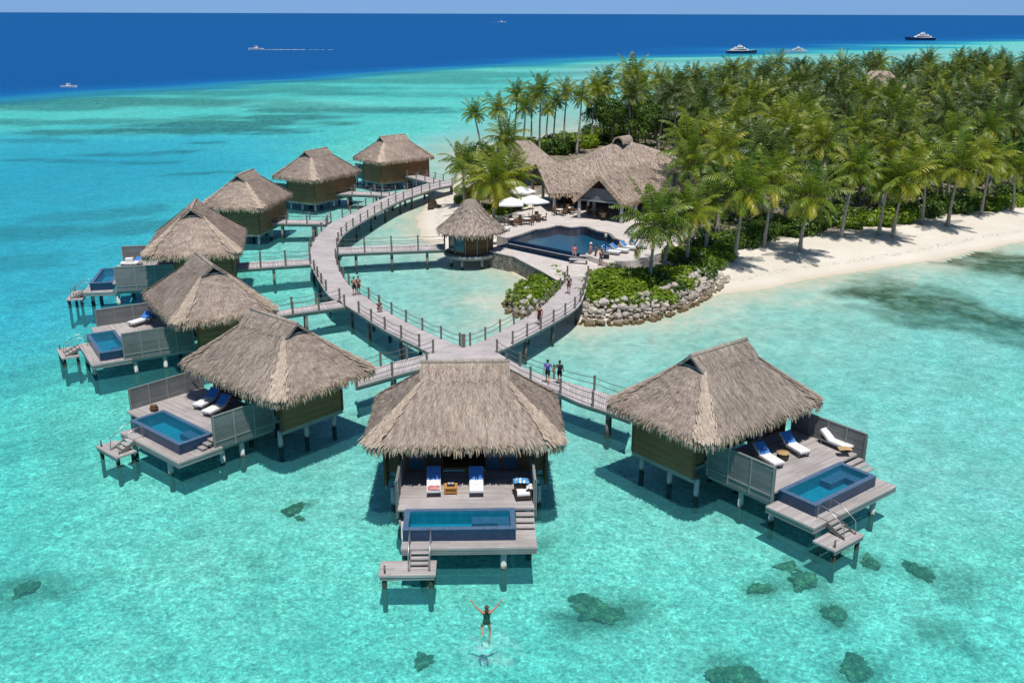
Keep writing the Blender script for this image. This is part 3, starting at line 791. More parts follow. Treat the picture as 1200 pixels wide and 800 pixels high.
    if side and steps:
        for k in range(3):
            z = 1.80 - .15 * k; v = q0 + .12 + .34 * k
            st = MB(); st.box(side[0], side[1], -v - .34, -v, z - .07, z, 0, .7); st.build('step', [M['deck_wood']], T)
    # plunge pool
    w = .24; zt2, zb = 1.985, 1.36
    pb = MB()
    pb.box(p0, p1, -q1, -q1 + w, zb, zt2 - .035, 0, .5); pb.box(p0, p1, -q0 - w, -q0, zb, zt2 - .035, 0, .5)
    for u in (p0, p1 - w): pb.box(u, u + w, -q1 + w + .001, -q0 - w - .001, zb, zt2 - .035, 0, .5, 'y')
    for a, b, c_, e in ((p0 - .015, p1 + .015, -q1 - .015, -q1 + w + .01), (p0 - .015, p1 + .015, -q0 - w - .01, -q0 + .0)): pb.box(a, b, c_, e, zt2 - .034, zt2, 1, .5)
    for u in (p0 - .015, p1 - w - .01): pb.box(u, u + w + .025, -q1 + w + .012, -q0 - w - .012, zt2 - .034, zt2, 1, .5, 'y')
    pb.box(p0 + w - .02, p1 - w + .02, -q1 + w - .02, -q0 - w + .02, 1.10, 1.25, 2, .5)
    for b_ in ((p0 + w, p1 - w, -q1 + w - .002, -q1 + w + .008), (p0 + w, p1 - w, -q0 - w - .008, -q0 - w + .002), (p0 + w - .002, p0 + w + .008, -q1 + w + .009, -q0 - w - .009), (p1 - w - .008, p1 - w + .002, -q1 + w + .009, -q0 - w - .009)):
        pb.box(*b_, 1.252, 1.935, 2, .5)
    P_ = pb.build('plunge_pool', [M['navy_tile'], M['rim_tile'], M['floor_tile']], T)
    wa = MB(); wa.poly([(p0 + w, -q1 + w, 1.90), (p1 - w, -q1 + w, 1.90), (p1 - w, -q0 - w, 1.90), (p0 + w, -q0 - w, 1.90)]); wa.build('pool_water', [M['pool_water']], P_)
    be = MB()
    be.box(p1 - w - .62, p1 - w - .002, -q1 + w + .02, -q0 - w - .72, 1.26, 1.62, 0, .5); be.box(p1 - w - 1.9, p1 - w - .002, -q0 - w - .70, -q0 - w - .003, 1.26, 1.62, 0, .5)
    be.build('pool_bench', [M['rim_tile']], P_)
    # swimming platform and its ladder
    a0, a1 = plat; b0 = df + .12; b1 = df + 1.42
    pm = MB(); pm.box(a0, a1, -b1, -b0, .68, .79, 0, .5); pm.box(a0 + .05, a1 - .05, -b1 + .04, -b1 + .12, .50, .678, 1, .5); pm.box(a0 + .05, a1 - .05, -b0 - .14, -b0 - .06, .50, .678, 1, .5)
    SP = pm.build('swim_platform', [M['deck_wood'], M['beam_wood']], T)
    for u, v in ((a0 + .25, b1 - .2), (a1 - .25, b1 - .2), (a1 - .25, b0 + .15)): link('pile', LOWPILE, SP, (u, -v, 0))
    bo = MB(); bo.tube([(a0 + .28, -b1 + .22, .79), (a0 + .28, -b1 + .22, 1.18)], .05, 8); bo.build('mooring_post', [M['post_wood']], SP)
    ce = a1 - .78
    for k in range(4):
        z = 1.22 - .13 * k; v = df - .02 + .26 * k
        st = MB(); st.box(ce - .42, ce + .42, -v - .24, -v, z - .05, z, 0, .8); st.build('step', [M['deck_wood']], T)
    for s_ in (-1, 1):
        sr = MB(); sr.bar((ce + s_ * .44, -df + .05, 1.24), (ce + s_ * .44, -df - 1.05, .76), .05, .22, 0, .3); sr.build('stringer', [M['post_wood']], T)
    for s_ in (-1, 1):
        h = MB(); x = ce + s_ * .5
        h.tube([(x, -df + .55, 1.345), (x, -df + .5, 2.12), (x, -df - .1, 2.05), (x, -df - 1.0, 1.5), (x, -df - 1.1, .79)], .028, 6)
        h.build('handrail', [M['steel']], T)
    privacy(wl[0], vf + .02, wl[1], T); privacy(wr[0], vf + .02, wr[1], T)
    # piles
    for v in (-2.6, -.4, 1.6):
        for u in (u0 + .45, (u0 + u1) / 2, u1 - .45): link('pile', PILE, T, (u, -v, 0))
    for v in (3.9,):
        for u in (ul + .25, ur - .25): link('pile', PILE, T, (u, -v, 0))
    for v in (q0 - .25, df - .35):
        for u in (dl + 1.0 if v > q0 else ul + .25, dr - 1.6 if v > q0 else ur - .25): link('pile', PILE, T, (u, -v, 0))
    return T
VP = {}
def vill(key, name_label, *a, **k):
    VP[key] = (a[0], a[1], a[2], k.get('sc', 1.)); return villa('overwater_villa', name_label, *a, **k)
vill('C', 'thatched overwater villa facing the leaping swimmer, its navy plunge pool and two loungers straight on', -2.53, 49.78, -88.2)
vill('R', 'thatched overwater villa standing alone toward the beach, three loungers on its pool deck', 11.66, 52.28, -51.5, body=(-3.5, 4.5), wl=(-2.35, 6.1), wr=(5.2, 6.6),
     pool=(-2.0, 3.45, 6.2, 8.45), deck=(-3.0, 4.45, 9.15), plat=(-3.2, -.7), roof=1)
vill('L', 'thatched overwater villa with two blue-backed loungers and a brown pot beside its pool', -14.74, 58.0, -131, body=(-4.8, 2.45), wl=(-6.1, 6.8), wr=(1.6, 5.85),
     pool=(-4.5, .95, 5.5, 7.75), deck=(-4.7, 1.85, 8.4), plat=(-5.05, -2.6), roof=2)
vill('V5', 'thatched overwater villa with one rumpled blue lounger between its two grey privacy walls', -23.39, 72.67, -148, body=(-4.8, 2.45), wl=(-6.1, 7.3), wr=(1.3, 6.8),
     pool=(-4.4, .9, 6.3, 8.4), deck=(-4.2, 1.45, 9.1), plat=(-5.6, -3.), roof=0)
vill('V4', 'thatched overwater villa with a white-covered table on its deck', -29.9, 91.3, -168, body=(-4.6, 3.2), wl=(-4.6, 7.), wr=(3.2, 6.4), pool=(-2.1, 3.0, 6.7, 8.5), deck=(-2.4, 3.5, 9.0), plat=(.5, 3.4), roof=1, sc=1.1)
vill('V3', 'thatched overwater villa third along the row from the island landing', -31.43, 115.71, 171.8, body=(-4.4, 4.2), wl=(-4.6, 6.8), wr=(3.6, 6.4), roof=2)
vill('V2', 'thatched overwater villa second along the row from the island landing', -26.97, 135.97, 151.3, body=(-4.4, 4.4), roof=0)
vill('V1', 'thatched overwater villa at the far end of the row, nearest the boardwalk landing', -18.36, 152.54, 131.7, body=(-4.5, 4.5), roof=1)
def vloc(key, u, v, z=1.95):
    cx, cy, phi, sc = VP[key]; a = R(phi); vx, vy = math.cos(a), math.sin(a)
    return Vector((cx - vy * u * sc + vx * v * sc, cy + vx * u * sc + vy * v * sc, z * sc))
def vuv(key, px, py, z):
    """deck coordinates of a surveyed point"""
    cx, cy, phi, sc = VP[key]; p = at(px, py, z * sc); a = R(phi); vx, vy = math.cos(a), math.sin(a)
    dx, dy = p.x - cx, p.y - cy
    return ((-vy * dx + vx * dy) / sc, (vx * dx + vy * dy) / sc)
# ------------------------------------------------------------------ boardwalks
ZW = 1.9
def smooth_path(P, k=4):
    P = [Vector(p) for p in P]; out = []
    for i in range(len(P) - 1):
        a, b, c, d = P[max(i - 1, 0)], P[i], P[i + 1], P[min(i + 2, len(P) - 1)]
        for j in range(k):
            t = j / k
            out.append(.5 * ((2 * b) + (-a + c) * t + (2 * a - 5 * b + 4 * c - d) * t * t + (-a + 3 * b - 3 * c + d) * t ** 3))
    out.append(P[-1]); return out
def resample(P, step):
    L = [0.]
    for i in range(len(P) - 1): L.append(L[-1] + (P[i + 1] - P[i]).length)
    n = max(1, round(L[-1] / step)); out = []
    for k in range(n + 1):
        s_ = L[-1] * k / n; i = 0
        while i < len(L) - 2 and L[i + 1] < s_: i += 1
        f = (s_ - L[i]) / max(L[i + 1] - L[i], 1e-6); out.append(P[i].lerp(P[i + 1], min(max(f, 0), 1)))
    return out
WPOST = MB(); WPOST.box(-.075, .075, -.075, .075, -.30, .98, 0, .3, 'z'); WPOST.box(-.085, .085, -.085, .085, .981, 1.02, 0, .6, 'z'); WPOST = WPOST.mesh('post', M['post_wood'])
WPILE = MB(); WPILE.tube([(0, 0, -3.2), (0, 0, -.46 + ZW)], .14, 8); WPILE = WPILE.mesh('pile', M['post_wood'])
def walkway(name, label, Lp, Rp, rails=(True, True), gaps=(), post=2.6, pile=5., kw=4, z0=None):
    """deck between two surveyed edges; gaps: world points round which the railing is left open"""
    A = smooth_path(Lp, kw); B = smooth_path(Rp, kw)
    n = max(len(A), len(B), 6)
    def even(P, n):
        L = [0.]
        for i in range(len(P) - 1): L.append(L[-1] + (P[i + 1] - P[i]).length)
        o = []
        for k in range(n):
            s_ = L[-1] * k / (n - 1); i = 0
            while i < len(L) - 2 and L[i + 1] < s_: i += 1
            o.append(P[i].lerp(P[i + 1], (s_ - L[i]) / max(L[i + 1] - L[i], 1e-6)))
        return o
    A, B = even(A, n), even(B, n)
    mid0 = (A[0] + B[0]) / 2
    T = empty(name, (mid0.x, mid0.y, 0), 0, label, 'boardwalk', 'timber boardwalks over the lagoon')
    O = Vector((mid0.x, mid0.y, 0))
    A = [p - O for p in A]; B = [p - O for p in B]
    mb = MB(); s_ = 0.
    dz = Vector((0, 0, -.14))
    for i in range(n - 1):
        l = (((A[i + 1] + B[i + 1]) - (A[i] + B[i])) / 2).length; w0 = (A[i] - B[i]).length; w1 = (A[i + 1] - B[i + 1]).length
        mb.poly([A[i], B[i], B[i + 1], A[i + 1]], [(0, s_), (w0, s_), (w1, s_ + l), (0, s_ + l)], 0, .5)
        mb.poly([A[i] + dz, A[i + 1] + dz, B[i + 1] + dz, B[i] + dz], None, 0, .3)
        for P, f in ((A, 1), (B, -1)):
            q = [P[i], P[i + 1], P[i + 1] + dz, P[i] + dz]
            mb.poly(q if f > 0 else q[::-1], [(s_, 0), (s_ + l, 0), (s_ + l, .14), (s_, .14)], 1, .5)
        s_ += l
    for k in (0, n - 1): mb.poly([A[k], B[k], B[k] + dz, A[k] + dz], None, 1, .5)
    mb.build('deck', [M['walk_wood'], M['beam_wood']], T)
    for P, Q in ((A, B), (B, A)):
        bm_ = MB()
        for i in range(n - 1):
            p, q = P[i].lerp(Q[i], .10), P[i + 1].lerp(Q[i + 1], .10)
            bm_.bar(p + Vector((0, 0, -.265)), q + Vector((0, 0, -.265)), .14, .24, 0, .4)
        bm_.build('beam', [M['beam_wood']], T)
    k = max(1, round(s_ / pile))
    for j in range(k + 1 if name != 'jetty' else k):
        i = min(n - 1, round((n - 1) * (j + (.5 if name == 'jetty' else 0)) / k))
        p, q = A[i].lerp(B[i], .13), A[i].lerp(B[i], .87)
        if ground_z(p.x + O.x, p.y + O.y) > 1.0 and ground_z(q.x + O.x, q.y + O.y) > 1.0: continue
        for c in (p, q): link('pile', WPILE, T, (c.x, c.y, 0))
        cb = MB(); cb.bar(p.lerp(q, -.1) + Vector((0, 0, -.47)), q.lerp(p, -.1) + Vector((0, 0, -.47)), .2, .16, 0, .3); cb.build('cross_beam', [M['beam_wood']], T)
    for on, P, Q in ((rails[0], A, B), (rails[1], B, A)):
        if not on: continue
        pts = resample([p.lerp(q, .035) for p, q in zip(P, Q)], post)
        ok = [all((Vector((p.x + O.x, p.y + O.y)) - Vector(g[:2])).length > g[2] for g in gaps) for p in pts]
        for h, sag in ((.90, .10), (.48, .07)):
            rp = MB()
            for i, p in enumerate(pts):
                if not ok[i]: continue
                if sag > .08: link('post', WPOST, T, p)
                if not (i + 1 < len(pts) and ok[i + 1]):
                    if rp.v: rp.build('rope', [M['rope']], T)
                    rp = MB()
                if i + 1 < len(pts) and ok[i + 1]:
                    q = pts[i + 1]; m = p.lerp(q, .5)
                    rp.tube([p + Vector((0, 0, h)), p.lerp(q, .25) + Vector((0, 0, h - sag * .75)), m + Vector((0, 0, h - sag)), p.lerp(q, .75) + Vector((0, 0, h - sag * .75)), q + Vector((0, 0, h))], .024, 5, 0, .5, False)

    return T
a_ = lambda *P: [at(x, y, ZW) for x, y in P]
g_ = lambda px, py, r: (*at(px, py, ZW)[:2], r)
walkway('boardwalk', 'long curved timber boardwalk sweeping past the row of villas to the junction',
        a_((528, 211), (505, 214), (490, 218.5), (472, 224), (440, 236), (407, 252), (382, 265), (367, 282), (361, 300), (369.7, 322), (383, 344), (394, 353), (408, 359.6), (450, 386.5), (489, 406), (512, 418)),
        a_((530, 217), (510, 221), (490, 228), (475, 233), (452, 244), (429, 257.5), (405, 273), (395, 290), (396, 310), (404, 326), (416, 339.5), (431, 348), (448.5, 361), (480, 379), (516, 396), (543, 406.5)),
        gaps=[g_(396, 356, 2.4), g_(361, 306, 2.4), g_(386, 260, 2.6), g_(458, 228, 3.0), g_(508, 212, 3.5), g_(395, 294, 2.4), g_(512, 414, 1.2)], kw=3)
walkway('boardwalk', 'timber footbridge rising from the junction to the island pool terrace',
        a_((543, 406.5), (562, 401), (586, 388), (604, 378), (628, 365), (644, 350), (658, 336), (664, 324)),
        a_((582, 412), (590, 409.5), (608, 400), (628, 389.5), (656, 374), (677, 360), (685, 345), (690, 324)), gaps=[g_(584, 411, .8)], kw=3, post=2.2)
jp = MB()
J = a_((507, 413), (543, 406), (551, 406), (583, 412), (600, 424), (575, 437), (520, 437), (490, 431))
JT = empty('boardwalk', (J[0].x, J[0].y, 0), 0, 'wide timber junction platform where the boardwalks meet behind the thatched roof', 'boardwalk', 'timber boardwalks over the lagoon')
Jl = [p - Vector((J[0].x, J[0].y, -.004)) for p in J]
jp.poly(Jl[::-1], [(p.x, p.y) for p in Jl[::-1]], 0); jp.poly([p + Vector((0, 0, -.15)) for p in Jl], None, 1)
for i in range(len(Jl)):
    p, q = Jl[i], Jl[(i + 1) % len(Jl)]; jp.poly([p, q, q + Vector((0, 0, -.15)), p + Vector((0, 0, -.15))], None, 1)
jp.build('deck', [M['walk_wood'], M['beam_wood']], JT)
for p in Jl[1:-1:2]: link('pile', WPILE, JT, (p.x * .9 + .8, p.y * .9, 0))
for px, py in ((539, 403.5), (551, 403.5)): link('post', WPOST, JT, at(px, py + 1.5, ZW) - Vector((J[0].x, J[0].y, 0)))
def jetty(label, L, Rr, **k): return walkway('jetty', label, a_(*L), a_(*Rr), **k)
jetty('timber jetty from the junction to the villa with the brown pot', [(508, 413), (480, 419.5), (447, 428), (415, 437)], [(500, 430), (476, 436), (445, 445), (418, 452.5)], post=2.6)
jetty('timber jetty with a couple walking from the junction to the villa standing alone', [(582, 412.5), (600, 423), (625, 436), (666, 447.5), (718, 463), (745, 472)], [(594, 432), (618, 445), (648, 457), (676, 470.5), (708, 481), (738, 492)], post=3.4)
jetty('timber jetty off the boardwalk to the villa with the rumpled blue lounger', [(398, 351), (370, 356), (340, 361.5), (312, 366)], [(404, 359.3), (372, 363.5), (340, 368), (312, 372)])
jetty('timber jetty off the boardwalk to the villa with the white-covered table', [(363, 303.5), (335, 304.5), (300, 306.5), (276, 308)], [(364, 309.5), (335, 311.5), (300, 314), (276, 316)])
jetty('timber jetty off the boardwalk to the third villa of the row', [(388, 258.5), (360, 257.5), (327, 257.3), (312, 257)], [(384, 262.5), (355, 262.3), (327, 261.8), (312, 261.5)])
jetty('timber jetty off the boardwalk to the second villa of the row', [(464, 225.5), (440, 225), (400, 224), (392, 224)], [(456, 230), (430, 228.5), (397, 227.5), (390, 227.5)])
jetty('timber jetty off the boardwalk to the villa at the far end of the row', [(520, 212), (500, 207), (475, 202), (468, 201)], [(508, 215.5), (490, 210.5), (472, 206), (464, 205)])
jetty('timber jetty from the boardwalk across the inner lagoon to the round hut', [(395, 290), (440, 288), (480, 286.5), (521, 285.5)], [(396, 297.3), (440, 295.5), (480, 294), (521, 292.5)], pile=4.)
for o in [o for o in COL.objects if o.name.startswith('jetty')]: o['category'] = 'jetty'; o['group'] = 'timber jetties to the villas'

# ------------------------------------------------------------------ round hut over the shallow water
HC = at(552, 296.5, 1.2); 
HT = empty('round_hut', (HC.x, HC.y, 0), R(-12), 'small round thatched hut on stilts at the edge of the inner lagoon', 'hut')
rg = random.Random(11)
def cone_roof(R0, ze, zr, seed, tufts, fringe, cap=.16):
    rg = random.Random(seed); mb = MB(); n = 40; NR = 9
    pf = [(R0 * .985, ze - .28), (R0 * 1.01, ze - .12)] + [(R0 + (cap * R0 - R0) * t, ze + (zr - ze) * (t - .08 * math.sin(math.pi * t))) for t in [i / NR for i in range(NR + 1)]] + [(cap * R0 * .5, zr + .1), (.02, zr + .14)]
    base = len(mb.v)
    for r, z in pf:
        for k in range(n):
            a = 2 * math.pi * k / n; x, y = r * math.cos(a), r * math.sin(a)
            mb.v.append((x, y, z + .05 * noise.noise(Vector((x, y, seed)))))
    for i in range(len(pf) - 1):
        for k in range(n):
            k2 = (k + 1) % n
            mb.face([base + i * n + k, base + i * n + k2, base + (i + 1) * n + k2, base + (i + 1) * n + k], [(k * .5, i * .5), (k * .5 + .5, i * .5), (k * .5 + .5, i * .5 + .5), (k * .5, i * .5 + .5)], 0, .35 + .3 * rg.random())
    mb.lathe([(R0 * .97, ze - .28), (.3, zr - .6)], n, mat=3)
    for q in range(tufts):
        f = 1 - math.sqrt(rg.random()); a = rg.uniform(0, 2 * math.pi); r = R0 + (cap * R0 - R0) * f; z = ze + (zr - ze) * (f - .08 * math.sin(math.pi * f))
        out = Vector((math.cos(a), math.sin(a), 0)); sd = Vector((-math.sin(a), math.cos(a), 0)); dn = (out * R0 - Vector((0, 0, zr - ze))).normalized()
        blade(mb, out * r + Vector((0, 0, z + .02)), dn, sd, rg.uniform(.25, .5), rg.uniform(.06, .14), rg.uniform(.02, .08), 0 if rg.random() < .8 else 1, rg.random())
    for q in range(fringe):
        a = rg.uniform(0, 2 * math.pi); out = Vector((math.cos(a), math.sin(a), 0)); sd = Vector((-math.sin(a), math.cos(a), 0))
        p = out * R0 * rg.uniform(.98, 1.03) + Vector((0, 0, ze - rg.uniform(.0, .3))); d = (Vector((0, 0, -1)) + out * rg.uniform(0, .5) + sd * rg.uniform(-.3, .3)).normalized()
        L = rg.uniform(.2, .45); s_ = sd * rg.uniform(.03, .06); tn = rg.random()
        mb.poly([p - s_, p + d * L - s_ * .4, p + d * L + s_ * .4, p + s_], None, 2, tn)
    return mb.mesh('thatched_cone', [M['thatch'], M['thatch_pale'], M['thatch_fringe'], M['thatch_under']])
link('roof', cone_roof(3.55, 3.95, 6.9, 5, 1600, 420), HT)
mb = MB(); mb.lathe([(2.35, 1.42), (2.35, 4.6)], 12, mat=0)
for k in range(12):
    a = 2 * math.pi * k / 12; mb.tube([(2.38 * math.cos(a), 2.38 * math.sin(a), 1.4), (2.38 * math.cos(a), 2.38 * math.sin(a), 4.5)], .07, 6, 1)
mb.build('wall', [M['brown_wood'], M['beam_wood']], HT)
for k in (7, 8, 5):
    a = 2 * math.pi * (k + .5) / 12; c = Vector((2.33 * math.cos(a), 2.33 * math.sin(a), 2.75)); o = Vector((math.cos(a), math.sin(a), 0)); s_ = Vector((-o.y, o.x, 0))
    w_ = MB(); w_.obox(c, s_, o, (0, 0, 1), .5, .02, .95, 0, .5); w_ = w_.build('window', [M['glass']], HT)
    f_ = MB()
    for e in (-1, 1): f_.obox(c + s_ * .52 * e, s_, o, (0, 0, 1), .035, .05, 1.0, 0, .4, 'z'); f_.obox(c + Vector((0, 0, .98 * e)), s_, o, (0, 0, 1), .48, .05, .035, 0, .4)
    f_.build('window_frame', [M['brown_wood']], w_)
mb = MB(); mb.lathe([(2.9, 1.15), (2.9, 1.38), (.01, 1.40)], 24, mat=0); mb.lathe([(2.8, 1.0), (2.9, 1.15)], 24, mat=0); mb.build('deck', [M['beam_wood']], HT)
for k in range(6):
    a = 2 * math.pi * k / 6 + .3; link('pile', PILE, HT, (2.1 * math.cos(a), 2.1 * math.sin(a), 0))

# ------------------------------------------------------------------ pool terrace, infinity pool, stone wall, path
ZT, ZP = 2.15, 1.62
UP_PX = [(582, 276), (592, 252), (622, 243), (660, 238), (720, 234), (800, 236), (815, 268), (790, 292), (745, 305), (712, 308), (686, 298)]
UP = [at(*p, ZT) for p in UP_PX]
PO_PX = [(597, 279.5), (609, 276.5), (628, 269.5), (640, 268.5), (655, 264.8), (668, 267.5), (685, 265.8), (700, 271.5), (713, 274), (718, 279.5), (729, 283), (722, 289.5), (700, 293), (686, 297)]
PO = [at(*p, ZT) for p in PO_PX]
def sheet(name, outer, holes, z, th, mat, side, parent=None, uvs=None):
    mb = MB(); polys = [[Vector((p.x, p.y, 0)) for p in outer]] + [[Vector((p.x, p.y, 0)) for p in h] for h in holes]
    flat = [p for q in polys for p in q]
    for t in tessellate_polygon(polys):
        q = [Vector((flat[i].x, flat[i].y, z)) for i in t]
        if (q[1] - q[0]).cross(q[2] - q[0]).z < 0: q = q[::-1]
        mb.poly(q, None, 0)
    for q in polys:
        for i in range(len(q)):
            a, b = q[i], q[(i + 1) % len(q)]
            l = (b - a).length
            mb.poly([(a.x, a.y, z), (b.x, b.y, z), (b.x, b.y, z - th), (a.x, a.y, z - th)], [(0, 0), (l, 0), (l, th), (0, th)], 1)
    return mb.build(name, [mat, side], parent)
# upper terrace with the pool cut out of its front edge: the weir (last side of the pool) is open to the front
weir_a, weir_b = PO[0], PO[-1]
outer = [UP[0], UP[1], UP[2], UP[3], UP[4], UP[5], UP[6], UP[7], UP[8], UP[9], UP[10]] + PO[::-1]
tag(sheet('terrace', outer, [], ZT, 1.9, M['paving'], M['paving']), kind='structure')
pool = empty('infinity_pool', (weir_a.x, weir_a.y, 0), 0, 'free-form infinity pool of dark blue tiles on the island terrace', 'swimming pool')
O_ = Vector((weir_a.x, weir_a.y, 0)); POl = [p - O_ for p in PO]
b_ = MB()
ce_ = sum(POl, Vector()) / len(POl)
PBl = [ce_ + (p - ce_) * .992 for p in POl]
fl_ = [Vector((p.x, p.y, 1.2)) for p in PBl]
for t in tessellate_polygon([fl_]):
    q = [fl_[i] for i in t]; q = q if (q[1] - q[0]).cross(q[2] - q[0]).z > 0 else q[::-1]; b_.poly(q, None, 1)
for i in range(len(POl)):
    a, b = PBl[i], PBl[(i + 1) % len(PBl)]; l = (b - a).length
    top = ZT - .004 if i < len(POl) - 1 else ZT - .10
    b_.poly([(a.x, a.y, 1.2), (b.x, b.y, 1.2), (b.x, b.y, top), (a.x, a.y, top)], [(0, 0), (l, 0), (l, 1.3), (0, 1.3)], 0)
wd_ = (POl[-1] - POl[0]); wn_ = Vector((wd_.y, -wd_.x, 0)).normalized(); wn_ = wn_ if wn_.y < 0 else -wn_
c0, c1 = POl[0] + wn_ * .16, POl[-1] + wn_ * .16
b_.obox((POl[0] + POl[-1]) / 2 + wn_ * .085 + Vector((0, 0, -ZT + (ZT - .105 + 1.1) / 2)), wd_.normalized(), wn_, (0, 0, 1), wd_.length / 2 + .1, .075, (ZT - .105 - 1.1) / 2, 0, .5)
b_.build('basin', [M['navy_tile'], M['deep_tile']], pool)
w_ = MB(); wl_ = [Vector((p.x, p.y, ZT - .09)) for p in POl]
for t in tessellate_polygon([wl_]):
    q = [wl_[i] for i in t]; q = q if (q[1] - q[0]).cross(q[2] - q[0]).z > 0 else q[::-1]; w_.poly(q, None, 0)
w_.build('pool_water', [M['pool_water']], pool)
cp = MB()
for i in range(len(POl) - 1):
    a, b = POl[i], POl[i + 1]; n_ = Vector((-(b - a).y, (b - a).x, 0)).normalized(); n_ = n_ if n_.dot((a + b) / 2 - ce_) > 0 else -n_
    cp.bar(Vector((a.x, a.y, ZT + .02)) + n_ * .17, Vector((b.x, b.y, ZT + .02)) + n_ * .17, .32, .06, 0, .5)
cp.build('coping', [M['stone_wall']], pool)
# catch basin below the weir
k0, k1 = POl[0] + wn_ * .17, POl[-1] + wn_ * .17
k2, k3 = k1 + wn_ * 2.1, k0 + wn_ * 1.75
cb_ = MB(); zc = 1.44
cb_.poly([(p.x, p.y, 1.05) for p in (k0, k3, k2, k1)], None, 1)
for a, b in ((k0, k3), (k3, k2), (k2, k1)): cb_.bar(Vector((a.x, a.y, 1.36)), Vector((b.x, b.y, 1.36)), .12, .60, 0, .5)
cb_.build('catch_basin', [M['navy_tile'], M['navy_tile']], pool)
cw = MB(); cw.poly([(p.x, p.y, zc + .08) for p in (k0, k3, k2, k1)], None, 0); cw.build('pool_water', [M['pool_water']], pool)
gl_ = MB(); gl_.bar(Vector((k0.x, k0.y, 1.62)) + wn_ * .03, Vector((k1.x, k1.y, 1.62)) + wn_ * .03, .07, .05, 0, .5); gl_.build('edge_strip', [M['white_paint']], pool)
LOW = [at(576, 290, ZP), k0 + O_ - wn_ * .1, k3 + O_ + wn_ * .07, k2 + O_ + wn_ * .07, k1 + O_ - wn_ * .1, at(700, 303, ZP), at(742, 309, ZP), at(705, 316, ZP), at(694, 325, ZP), at(692, 330, ZP), at(662, 330, ZP), at(640, 319, ZP), at(604, 300, ZP), at(575, 294, ZP)]
tag(sheet('path', LOW, [], ZP, 1.4, M['paving'], M['paving']), kind='structure')
sw = MB(); WP = [at(573, 294.3, ZP), at(604, 301, ZP), at(640, 320, ZP), at(655, 329, ZP)]
for a, b in zip(WP, WP[1:]):
    sw.bar(Vector((a.x, a.y, .70)), Vector((b.x, b.y, .70)), .4, 1.84, 0, .5)
    sw.bar(Vector((a.x, a.y, ZP + .06)), Vector((b.x, b.y, ZP + .06)), .5, .10, 1, .5)
tag(sw.build('stone_wall', [M['stone_wall'], M['paving']]), 'mottled stone retaining wall below the pale path behind the round hut', 'wall')
# ------------------------------------------------------------------ coconut palms
def frond(mb, base, az, el, L, droop, rg, nl=17, tone=.5, leafmat=0, rmat=1, ll=.85):
    d0 = Vector((math.cos(az) * math.cos(el), math.sin(az) * math.cos(el), math.sin(el)))
    side = Vector((-math.sin(az), math.cos(az), 0))
    pts = []; p = Vector(base); d = d0.copy(); n = 9; st = L / n
    pts.append(p.copy())
    for i in range(n):
        d = (d + Vector((0, 0, -droop * (.35 + .9 * i / n) / n * 2.2))).normalized(); p = p + d * st; pts.append(p.copy())
    r = [.045 * (1 - .8 * i / n) + .006 for i in range(n + 1)]
    mb.tube(pts, r, 4, rmat, tone, False)
    tw = rg.uniform(-.35, .35)
    for k in range(nl):
        f = .12 + .88 * (k + .5) / nl; x = f * n; i = min(int(x), n - 1); q = pts[i].lerp(pts[i + 1], x - i); t = (pts[i + 1] - pts[i]).normalized()
        up = side.cross(t).normalized(); up = up if up.z > 0 else -up
        l = ll * (math.sin(math.pi * min(1, f * .82 + .16)) ** .6) * rg.uniform(.85, 1.1)
        for s_ in (-1, 1):
            lat = (side * s_ * math.cos(tw) + up * math.sin(tw) * s_)
            dd = (lat * .82 + t * (.35 + .4 * f) + Vector((0, 0, -.28 - .35 * rg.random())) + up * .12).normalized()
            w = t * (.062 * rg.uniform(.8, 1.25))
            e = q + dd * l; m = q + dd * l * .5 + Vector((0, 0, .04)); e.z -= .16 * l
            tn = min(1, max(0, tone + rg.uniform(-.16, .16)))
            mb.poly([q - w * .6, m - w, m + w, q + w * .6], None, leafmat, tn)
            mb.poly([m - w, e - w * .25, e + w * .25, m + w], None, leafmat, tn)
def crown_mesh(seed, L=3.9, n=28, old=.25, mats=('palm_leaf', 'rachis'), nl=18):
    rg = random.Random(seed); mb = MB()
    for k in range(n):
        a = k * 2.39996 + rg.uniform(-.25, .25); f = (k + .5) / n
        el = R(82) - f * R(100) + rg.uniform(-.12, .12)
        tone = .52 + rg.uniform(-.2, .2)
        if f > 1 - old and rg.random() < .6: tone = rg.uniform(.75, 1.)
        frond(mb, (0.1 * math.cos(a), .1 * math.sin(a), .05 - .2 * f), a, el, L * rg.uniform(.82, 1.1) * (.72 + .35 * math.sin(math.pi * min(1, f + .25))), .55 + .5 * f + rg.uniform(-.1, .2), rg, nl, tone)
    for k in range(7):
        a = rg.uniform(0, 6.28); mb.ball((.22 * math.cos(a), .22 * math.sin(a), -.28 + rg.uniform(-.12, .05)), .11, 6, 4, 1, .5)
    return mb.mesh('palm_crown', [M[m] for m in mats])
CROWNS = [crown_mesh(40 + i) for i in range(5)]
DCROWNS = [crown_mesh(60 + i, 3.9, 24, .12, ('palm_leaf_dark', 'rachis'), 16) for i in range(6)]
def trunk_mesh(H, lx, ly, seed):
    rg = random.Random(seed); mb = MB(); n = 10; P = []; r = []
    for i in range(n + 1):
        f = i / n; g = f ** 1.5 * .45 + f * .55
        P.append((lx * g + .06 * math.sin(f * 5 + seed), ly * g + .05 * math.cos(f * 4 + seed), H * f)); r.append(.20 * (1 - .45 * f) + (.10 * (1 - f) ** 6))
    P[-1] = (lx, ly, H); P[0] = (0, 0, -.4)
    mb.tube(P, r, 8, 0, .5); return mb.mesh('palm_trunk', M['bark'])
TR = {}
